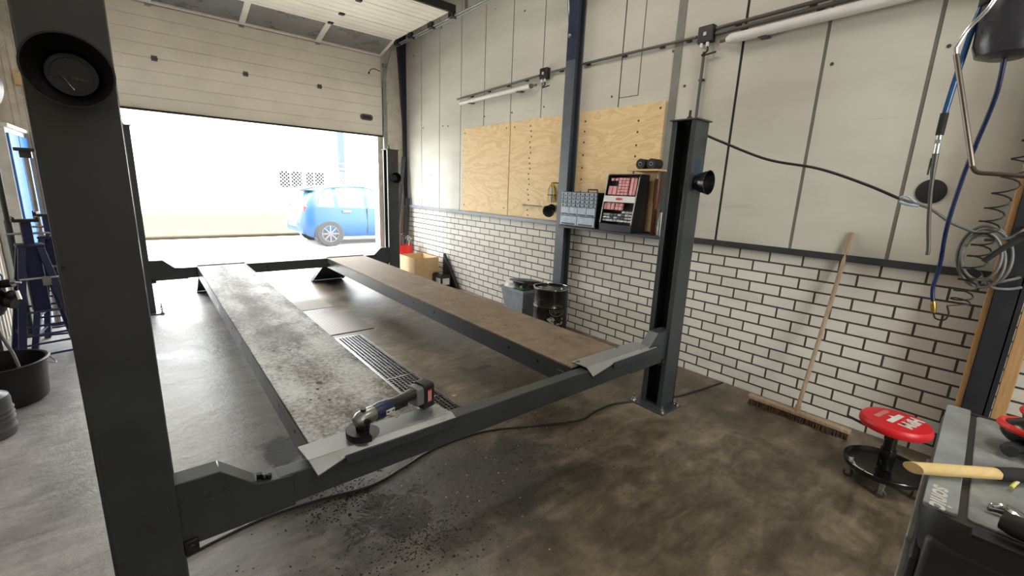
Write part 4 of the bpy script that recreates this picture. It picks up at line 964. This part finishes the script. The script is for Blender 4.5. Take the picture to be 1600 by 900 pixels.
b = MB(); b.tube(spline([(3.02, .262, 2.205), (3.06, .262, 2.05), (3.12, .29, 1.85), (3.16, .31, 1.70), (3.2, .325, 1.45), (3.25, .32, 1.25), (3.26, .325, 1.12), (3.26, .31, 1.04)]), .0095, 12); b.build('hose', M['bluehose'], h2)
b = MB(); b.tube([(3.26, .31, 1.045), (3.26, .305, 1.02), (3.26, .298, .985)], [.011, .014, .011], 12); b.build('coupling', mat('brass', rgb(176, 140, 70), .3, .9), h2)
# coiled black lead
pts = []; a0 = Vector((3.26, .298, .985))
lead = spline([(3.26, .298, .985), (3.26, .285, .955), (3.26, .25, .955), (3.27, .24, .99), (3.28, .255, 1.03)], 8)
axis = [Vector((3.33, .215, 1.05)), Vector((3.33, .195, 1.30)), Vector((3.33, .175, 1.58)), Vector((3.34, .10, 1.95)), Vector((3.35, .03, 2.3))]
ax = spline(axis, 40); pts = list(lead)
for i, p in enumerate(ax):
    a = i*2*PI/9.0; pts.append(p+Vector((.012*math.sin(a), -.042*math.cos(a), .012*math.sin(a))))
tag(MB().tube(pts, .0042, 7).build('spiral_hose', M['cable']), 'thin black spiral hose hanging in front of the dark near column', 'hose')
# bent steel pipe
b = MB(); b.tube(spline([(2.70, .27, 2.55), (2.70, .305, 2.36), (2.70, .36, 2.27), (2.70, .385, 2.20)], 10)+[Vector((2.70, .38, 2.17))], .0075, 10, 1)
b.tube([(2.70, .38, 2.175), (2.70, .245, 1.72)], .010, 10, 0); b.tube(spline([(2.70, .245, 1.72), (2.70, .225, 1.695), (2.70, .17, 1.688), (2.70, .0, 1.672), (2.70, -.20, 1.66), (2.70, -.26, 1.72), (2.70, -.27, 1.9), (2.70, -.28, ZC)], 8), .009, 10, 0); b.tube([(2.70, .27, 2.54), (2.70, .22, 2.9), (2.70, .2, ZC)], .0075, 8, 1)
tag(b.build('bent_pipe', [mat('pipe_bronze', rgb(96, 88, 80), .35, .7), M['chrome']]), 'slim bent metal pipe hanging from above in front of hoses', 'pipe')
# grey cable coil hung on the column
cc = thing('cable_coil', 'hanging coil of grey cable in front of the dark near column', 'cable coil', (3.36, .17, 1.3))
random.seed(6)
for k in range(4):
    pts = []
    oy, oz = random.uniform(-.01, .014), random.uniform(-.02, .03); ry, rz = .072+.009*k, .125+.011*k
    for q in range(48):
        a = 2*PI*q/48; pts.append((3.34+.012*k+.008*math.sin(3*a), .175+oy+ry*math.cos(a)+.012*math.sin(a), 1.285+oz+rz*math.sin(a)))
    MB().tube(pts, .0075, 9, closed=True).build('loop', M['greycable'], cc)
for k, (dz, e) in enumerate(((.115, 1.46), (-.10, 1.20), (-.13, 1.15))):
    MB().tube(spline([(3.36, .19-.02*k, 1.285+dz*.9), (3.36, .11, 1.285+dz*1.05), (3.38, .06, e), (3.435, .05-.015*k, e+.01)]), .0075, 9).build('tail', M['greycable'], cc)
b = MB(); b.tube([(3.455, .05, 1.45), (3.33, .05, 1.44), (3.32, .05, 1.46)], .008, 8); b.build('hanging_hook', M['blackgloss'], cc)
b = MB(); b.tube(spline([(3.35, .045, 1.43), (3.34, .12, 1.35), (3.34, .17, 1.28)]), .013, 8); b.build('strap', M['rubber'], cc)
sg = thing('power_cable', 'black cable sagging from near right post towards the grey coil', 'cable', (2.95, 1.6, 1.95))
b = MB(); b.tube(spline([(2.957, 1.57, 1.955), (3.02, 1.48, 1.91), (3.12, 1.22, 1.80), (3.2, .95, 1.745), (3.26, .72, 1.66), (3.30, .56, 1.585)]), .008, 10); b.build('black_length', M['cable'], sg)
b = MB(); b.tube(spline([(3.30, .56, 1.585), (3.31, .50, 1.565), (3.32, .42, 1.535), (3.33, .33, 1.47), (3.34, .24, 1.43), (3.345, .17, 1.41)]), .0078, 10); b.build('grey_length', M['greycable'], sg)
b = MB(); b.tube(spline([(3.30, .56, 1.588), (3.305, .535, 1.60), (3.31, .515, 1.59), (3.315, .48, 1.56)]), .005, 8); b.tube(spline([(3.30, .555, 1.57), (3.305, .52, 1.555), (3.315, .47, 1.55)]), .009, 8); b.build('clear_connector', M['clear'], sg)

# ------------------------------------------------------------------ left side of the bay
lk = thing('blue_locker', 'tall blue steel locker with pale edges against the left wall', 'locker', (-1.0, 6.9, 0))
b = MB(); b.box((XL+.019, 6.42, .02), (-.93, 7.40, 1.93)); b.build('carcass', M['lettering'], lk, bevel=.004)
b = MB(); b.box((XL+.019, 6.38, 1.93), (-.90, 7.43, 1.965)); b.build('top_board', M['white'], lk, bevel=.004)
for y0, y1 in ((6.45, 6.89), (6.93, 7.37)):
    b = MB(); b.box((-.931, y0, .08), (-.912, y1, 1.88)); d = b.build('door', M['blue'], lk, bevel=.004)
    MB().box((-.912, y1-.06 if y0 < 6.8 else y0+.04, 1.0), (-.902, y1-.04 if y0 < 6.8 else y0+.06, 1.12)).build('handle', M['black'], d)
def jack_stand(x, y, rz, label):
    r = thing('axle_stand', label, 'axle stand', (x, y, 0), rz, group='tall blue axle stands at the left')
    H = .98; bw = .19; tw = .045
    B = lambda mb, nm, m, **k: mb.build(nm, M[m], r, local=True, **k)
    for sx, sy in ((-1, -1), (1, -1), (1, 1), (-1, 1)):
        b = MB(); p, q = Vector((sx*bw, sy*bw, 0)), Vector((sx*tw, sy*tw, H)); w_ = .022
        b.prism([p+Vector((-w_, -w_, 0)), p+Vector((w_, -w_, 0)), p+Vector((w_, w_, 0)), p+Vector((-w_, w_, 0))], q-p); B(b, 'leg', 'navyblue', bevel=.003)
    for z in (.12, .28, .46):
        k = bw+(tw-bw)*z/H; b = MB()
        for i in range(4):
            c = [(-k, -k), (k, -k), (k, k), (-k, k)]; b.tube([(*c[i], z), (*c[(i+1) % 4], z)], .009, 8)
        B(b, 'rung_frame', 'navyblue')
    b = MB(); b.box((-.075, -.075, H-.02), (.075, .075, H)); B(b, 'collar', 'navyblue', bevel=.004)
    b = MB(); b.rbox((-.05, -.05, .45), (.05, .05, H-.02), .015); B(b, 'outer_tube', 'navyblue')
    b = MB(); b.rbox((-.03, -.03, .5), (.03, .03, 1.16), .008); B(b, 'inner_column', 'navyblue')
    b = MB(); b.box((-.07, -.05, 1.15), (.07, .05, 1.17)); b.box((-.07, -.05, 1.17), (-.055, .05, 1.19)); b.box((.055, -.05, 1.17), (.07, .05, 1.19)); B(b, 'saddle', 'black', bevel=.003)
    b = MB(); b.cyl((-.11, 0, 1.06), (.12, 0, 1.06), .009, n=10); b.tube([(.12, 0, 1.06), (.135, 0, 1.05), (.12, 0, 1.03)], .005, 8); B(b, 'locking_pin', 'steel')
    b = MB(); b.tube([(-.10, -.10, .72), (.12, -.10, .72)], .009, 8); b.box((.02, -.11, .66), (.07, -.095, .73)); B(b, 'hand_lever', 'steel')
    return r
jack_stand(-.72, 5.02, .25, 'tall dark blue axle stand nearest the black tub')
jack_stand(-.66, 5.60, -.1, 'tall dark blue axle stand behind the first, closer to the locker')
def pole_stand(x, y, h, m, label):
    r = thing('telescopic_stand', label, 'stand', (x, y, 0), group='tall pole stands by the left wall')
    b = MB(); b.lathe([(.001, 0), (.10, 0), (.10, .012), (.03, .02), (.001, .02)], 28, Matrix.Translation((x, y, 0))); b.build('base', M['black'], r)
    b = MB(); b.cyl((x, y, .015), (x, y, h*.55), .026, n=16); b.cyl((x, y, h*.55), (x, y, h-.03), .02, n=16); b.build('pole', M[m], r)
    b = MB(); b.box((x-.07, y-.05, h-.03), (x+.07, y+.05, h)); b.box((x-.04, y-.03, h-.09), (x+.04, y+.03, h-.03)); b.build('head_plate', M['black'], r, bevel=.004)
pole_stand(-.80, 6.24, 1.74, 'steel', 'steel pole stand in front of the blue locker'); pole_stand(-.96, 5.98, 1.98, 'black', 'black pole stand at the left edge beside the blue locker')
tb = thing('rubber_tub', 'round black tub standing on the floor at left edge', 'tub', (-.87, 4.27, 0))
b = MB(); b.lathe([(.001, 0), (.20, 0), (.215, .02), (.235, .27), (.25, .275), (.252, .285), (.24, .29), (.228, .285), (.205, .02), (.001, .012)], 56, Matrix.Translation((-.87, 4.27, 0))); b.build('shell', M['black'], tb)
b = MB(); b.tube(spline([(-.62, 4.27, .27), (-.598, 4.25, .25), (-.59, 4.22, .24), (-.60, 4.20, .25), (-.632, 4.20, .268)]), .004, 6); b.build('handle_ring', M['steel'], tb)
cn = thing('ribbed_drum', 'small ribbed grey metal drum in front of the black tub', 'drum', (-.86, 3.72, 0))
b = MB(); pr = [(.001, 0), (.12, 0), (.128, .01)]
for z in (.05, .10, .13, .16): pr += [(.126, z-.012), (.133, z), (.126, z+.012)]
pr += [(.126, .22), (.12, .245), (.09, .265), (.085, .27), (.075, .268), (.07, .24), (.001, .24)]
b.lathe(pr, 44, Matrix.Translation((-.86, 3.72, 0))); b.build('shell', mat('drum_grey', rgb(96, 99, 102), .4, .4), cn)
b = MB(); b.tube(spline([(-.93, 3.72, .25), (-.93, 3.72, .31), (-.86, 3.72, .335), (-.79, 3.72, .31), (-.79, 3.72, .25)]), .008, 8); b.build('bail_handle', M['black'], cn)
op = thing('drain_pump', 'black pump unit with fittings at the left edge above tub', 'pump', (-.92, 4.66, 0))
b = MB(); b.lathe([(.001, 0), (.09, 0), (.09, .03), (.03, .04), (.03, .5), (.07, .52), (.10, .58), (.10, .80), (.07, .86), (.001, .87)], 28, Matrix.Translation((-.93, 4.66, 0))); b.build('body', M['blackgloss'], op)
b = MB(); b.cyl((-.86, 4.66, .62), (-.79, 4.62, .60), .04, n=16); b.cyl((-.85, 4.66, .74), (-.78, 4.63, .75), .03, n=16); b.sphere((-.80, 4.64, .66), .035, 8); b.build('fitting', M['black'], op)
b = MB(); b.cyl((-.80, 4.64, .75), (-.74, 4.62, .75), .007, n=8); b.cyl((-.77, 4.62, .69), (-.76, 4.60, .63), .012, n=8); b.build('valve', M['chrome'], op)
b = MB(); b.tube(spline([(-.90, 4.62, .56), (-.89, 4.55, .46), (-.84, 4.42, .38), (-.80, 4.34, .30), (-.76, 4.22, .19), (-.75, 4.20, .05)]), .010, 10); b.build('hose', M['greycable'], op)
# round reel hung at far left
hr = thing('hanging_reel', 'round black reel with a pale rim at the left edge', 'reel', (-.60, 3.1, 1.9))
T = Matrix.Translation((-.60, 3.1, 1.915)) @ Matrix.Rotation(PI/2, 4, 'X')
b = MB(); b.lathe([(.001, -.05), (.16, -.05), (.17, -.04), (.17, .04), (.16, .05), (.001, .05)], 40, T); b.build('drum', M['black'], hr)
b = MB(); b.lathe([(.155, .045), (.172, .045), (.172, .06), (.155, .06), (.155, .045)], 40, T); b.build('rim', M['steel'], hr)
b = MB(); b.cyl((-.60, 3.1, 2.08), (-.60, 3.1, ZC), .014, n=10); b.build('hanger', M['steel'], hr)
b = MB(); b.box((-.93, 7.40, 2.44), (-.86, YE-.019, 2.57)); sn = thing('sensor_box', 'small beige box on the end wall above the blue locker', 'box', (-.9, 7.45, 2.5)); b.build('case', M['shelfwood'], sn, bevel=.006)
b = MB(); b.tube(spline([(-.9, 7.43, 2.44), (-.92, 7.44, 2.36), (-.88, 7.45, 2.32), (-.80, 7.46, 2.31)]), .004, 6); b.build('wire', M['white'], sn)

# ------------------------------------------------------------------ outdoors
struct('ground', MB().box((-30, YE+.15, -.2), (45, 60, -.002)), M['concrete'])
tag(MB().box((-30, 13.6, -.01), (45, 13.9, .06)).build('kerb', M['earth']), kind='structure')
b = MB(); b.box((-30, 13.9, -.01), (45, 22, .04)); tag(b.build('lawn', M['grass']), kind='structure')
bd = thing('building', 'long white building across the road with two small windows', 'building', (5, 27, 0))
MB().box((-25, 27, 0), (40, 33, 9)).build('wall', M['bwhite'], bd)
for (x0, x1) in ((5.85, 7.0), (7.12, 8.22)):
    wn_ = MB(); wn_.box((x0-.05, 26.96, 1.1), (x1+.05, 27.0, 2.14)); f = wn_.build('window', M['lettering'], bd)
    p = MB(); p.box((x0, 26.94, 1.15), ((x0+x1)/2-.03, 26.96, 2.08)); p.box(((x0+x1)/2+.03, 26.94, 1.15), (x1, 26.96, 2.08)); p.build('pane', M['glass'], f)
b = MB(); b.box((9.02, 26.6, 0), (9.30, 26.9, 9)); tag(b.build('blue_post', mat('blue_grey_post', rgb(44, 58, 74), .6)), 'tall blue grey post in front of white building', 'post')
fn = thing('mesh_fence', 'pale chain link fence at the far edge of the lawn', 'fence', (5, 22.5, 0))
b = MB(); x = -6.0
while x < 16:
    for s in (-1, 1):
        b.tube([(x-(0 if s > 0 else -1.9), 22.5, .05), (x+(1.9 if s > 0 else 0), 22.5, 1.95)], .008, 3, caps=False)
    x += .16
o = b.build('wire_mesh', M['mesh'], fn); o['kind'] = 'stuff'
for x in range(-6, 18, 3): MB().cyl((x, 22.5, 0), (x, 22.5, 2.5), .025, n=8).build('fence_post', M['mesh'], fn)
for z in (1.97, 2.17, 2.42): MB().tube([(-6, 22.5, z), (18, 22.5, z)], .03, 6).build('rail', M['mesh'], fn)

# blue hatchback, side on, nose to the right
car = thing('hatchback_car', 'bright blue small hatchback parked outside the open door', 'car', (4.4, 11.8, 0))
cx0, cyn = 2.60, 11.04; CW = 1.66; L_ = 3.78; yc = cyn+CW/2
def fx(x): return x if x > .84 else .84-(.84-x)*.74
def lerp_tab(tab, x):
    for i in range(len(tab)-1):
        if x <= tab[i+1][0]:
            a, c = tab[i], tab[i+1]; t = (x-a[0])/(c[0]-a[0]); t = t*t*(3-2*t) if False else t; return a[1]+(c[1]-a[1])*t
    return tab[-1][1]
top = [(0, .62), (.06, .86), (.16, .98), (.24, 1.12), (.45, 1.30), (.75, 1.42), (1.2, 1.48), (1.8, 1.49), (2.2, 1.42), (2.75, 1.06), (2.9, .98), (3.3, .92), (3.62, .80), (3.74, .66), (3.78, .5)]
belt = [(0, .60), (.06, .80), (.16, .90), (.4, .96), (1.2, .94), (2.0, .92), (2.75, .93), (2.9, .92), (3.3, .87), (3.62, .76), (3.74, .62), (3.78, .48)]
sill = [(0, .40), (.1, .30), (.3, .22), (3.4, .20), (3.68, .24), (3.78, .36)]
wid = [(0, .66), (.1, .76), (.35, .82), (.8, .83), (3.0, .83), (3.4, .80), (3.65, .70), (3.78, .52)]
xs = sorted(set([i*L_/46 for i in range(47)]+[.24, .45, .75, .98, 1.08, 1.72, 1.82, 2.55, 2.75]))
b = MB(); rings = []
for x in xs:
    zt, zb, zs, wv = lerp_tab(top, x), lerp_tab(belt, x), lerp_tab(sill, x), lerp_tab(wid, x); zb = min(zb, zt-.01); hgt = zt-zb
    half = [(wv*.90, zs), (wv*.985, zs+.12), (wv, zs+(zb-zs)*.55), (wv*.965, zb-.04), (wv*.95, zb), (wv*(.95-.12*min(1, hgt/.5)), zb+hgt*.5), (wv*(.95-.24*min(1, hgt/.5)), zb+hgt*.86), (wv*(.95-.45*min(1, hgt/.5)), zb+hgt*.985), (0, zt)]
    rg = [(-a, z) for a, z in half]+[(a, z) for a, z in reversed(half[:-1])]
    rings.append([(cx0+fx(x), yc+a, z) for a, z in rg])
nr = len(rings[0])
for rg in rings: b.v += [Vector(p) for p in rg]
for i in range(len(xs)-1):
    for j in range(nr-1):
        xm = (xs[i]+xs[i+1])/2; side = j in (4, 5) or j in (nr-2-4, nr-2-5)
        glass = side and ((.50 < xm < .98) or (1.08 < xm < 1.72) or (1.84 < xm < 2.5))
        back = xm < .40 and xm > .2 and j in (6, 7, 8, 9) or (2.22 < xm < 2.7 and 6 <= j <= nr-2-6)
        b.f.append([i*nr+j, (i+1)*nr+j, (i+1)*nr+j+1, i*nr+j+1]); b.mi.append(1 if (glass or back) else 0)
b.f.append(list(range(nr))); b.mi.append(0); b.f.append([(len(xs)-1)*nr+j for j in reversed(range(nr))]); b.mi.append(0)
body = b.build('body', [M['carblue'], M['carglass']], car, ang=50)
for xw in (cx0+.84, cx0+3.22):
    for near in (True, False):
        yw = cyn-.0 if near else cyn+CW; s = 1 if near else -1
        a = MB(); a.cyl((xw, yw+s*.012, .33), (xw, yw+s*.25, .33), .345, n=36); a.build('wheel_arch', M['black'], car)
        a = MB(); T = Matrix.Translation((xw, yw-s*.012, .31)) @ Matrix.Rotation(-PI/2*s, 4, 'X')
        a.lathe([(.20, 0), (.29, .0), (.31, .02), (.31, .17), (.29, .19), (.20, .19), (.2, 0)], 40, T); wh = a.build('wheel', M['tyre'], car)
        a = MB(); a.lathe([(.185, .004), (.205, .002), (.205, .06), (.185, .06), (.185, .004)], 36, T); a.lathe([(.001, .0), (.05, .002), (.05, .04), (.001, .05)], 20, T)
        for k in range(8):
            q = 2*PI*k/8; c_, s_ = math.cos(q), math.sin(q); w1 = .022
            a.prism([T @ Vector((.04*c_-w1*s_, .04*s_+w1*c_, .004)), T @ Vector((.04*c_+w1*s_, .04*s_-w1*c_, .004)), T @ Vector((.192*c_+w1*s_*.8, .192*s_-w1*c_*.8, .004)), T @ Vector((.192*c_-w1*s_*.8, .192*s_+w1*c_*.8, .004))], T.to_3x3() @ Vector((0, 0, .03)))
        a.build('rim', mat('dark_alloy', rgb(74, 74, 78), .4, .3), wh)
        a = MB(); a.lathe([(.001, .07), (.19, .07), (.19, .09), (.001, .09)], 28, T); a.build('brake_disc', M['conduit'], wh)
a = MB(); a.rbox((cx0+.24, cyn+.12, .30), (cx0+.42, cyn+CW-.05, .58), .06, 2); a.build('rear_bumper', M['carblue'], car, bevel=.03)
a = MB(); a.rbox((cx0+.20, cyn+.50, .46), (cx0+.25, cyn+1.16, .58), .01, 0); a.build('number_plate', M['white'], car)
for yy in (cyn+.10, cyn+CW-.26):
    a = MB(); a.rbox((cx0+.29, yy, .72), (cx0+.40, yy+.10, .97), .03, 1); a.build('tail_light', M['redlight'], car, bevel=.02)
a = MB(); a.prism([(cx0+.30, yc-.5, 1.33), (cx0+.62, yc-.52, 1.42), (cx0+.62, yc-.52, 1.39), (cx0+.32, yc-.5, 1.305)], (0, 1.02, 0)); a.build('spoiler', M['carblue'], car, bevel=.01)
a = MB(); a.rbox((cx0+1.16, cyn-.022, .83), (cx0+1.36, cyn+.03, .87), .015, 1); a.rbox((cx0+2.0, cyn-.022, .82), (cx0+2.2, cyn+.03, .86), .015, 1); a.build('door_handle', M['steel'], car)
a = MB(); a.box((cx0+1.77, cyn-.004, .30), (cx0+1.782, cyn+.02, .92)); a.build('door_gap', M['black'], car)
a = MB(); a.rbox((cx0+2.42, cyn-.14, .92), (cx0+2.58, cyn+.06, 1.06), .03, 1); a.build('mirror', M['carblue'], car, bevel=.02)
a = MB(); a.tube(spline([(cx0+.60, cyn+.06, 1.0), (cx0+.66, cyn+.12, 1.18), (cx0+.85, cyn+.22, 1.375), (cx0+1.3, cyn+.25, 1.42), (cx0+1.9, cyn+.25, 1.41), (cx0+2.5, cyn+.12, 1.1)]), .012, 6); a.build('window_trim', M['carblue'], car)
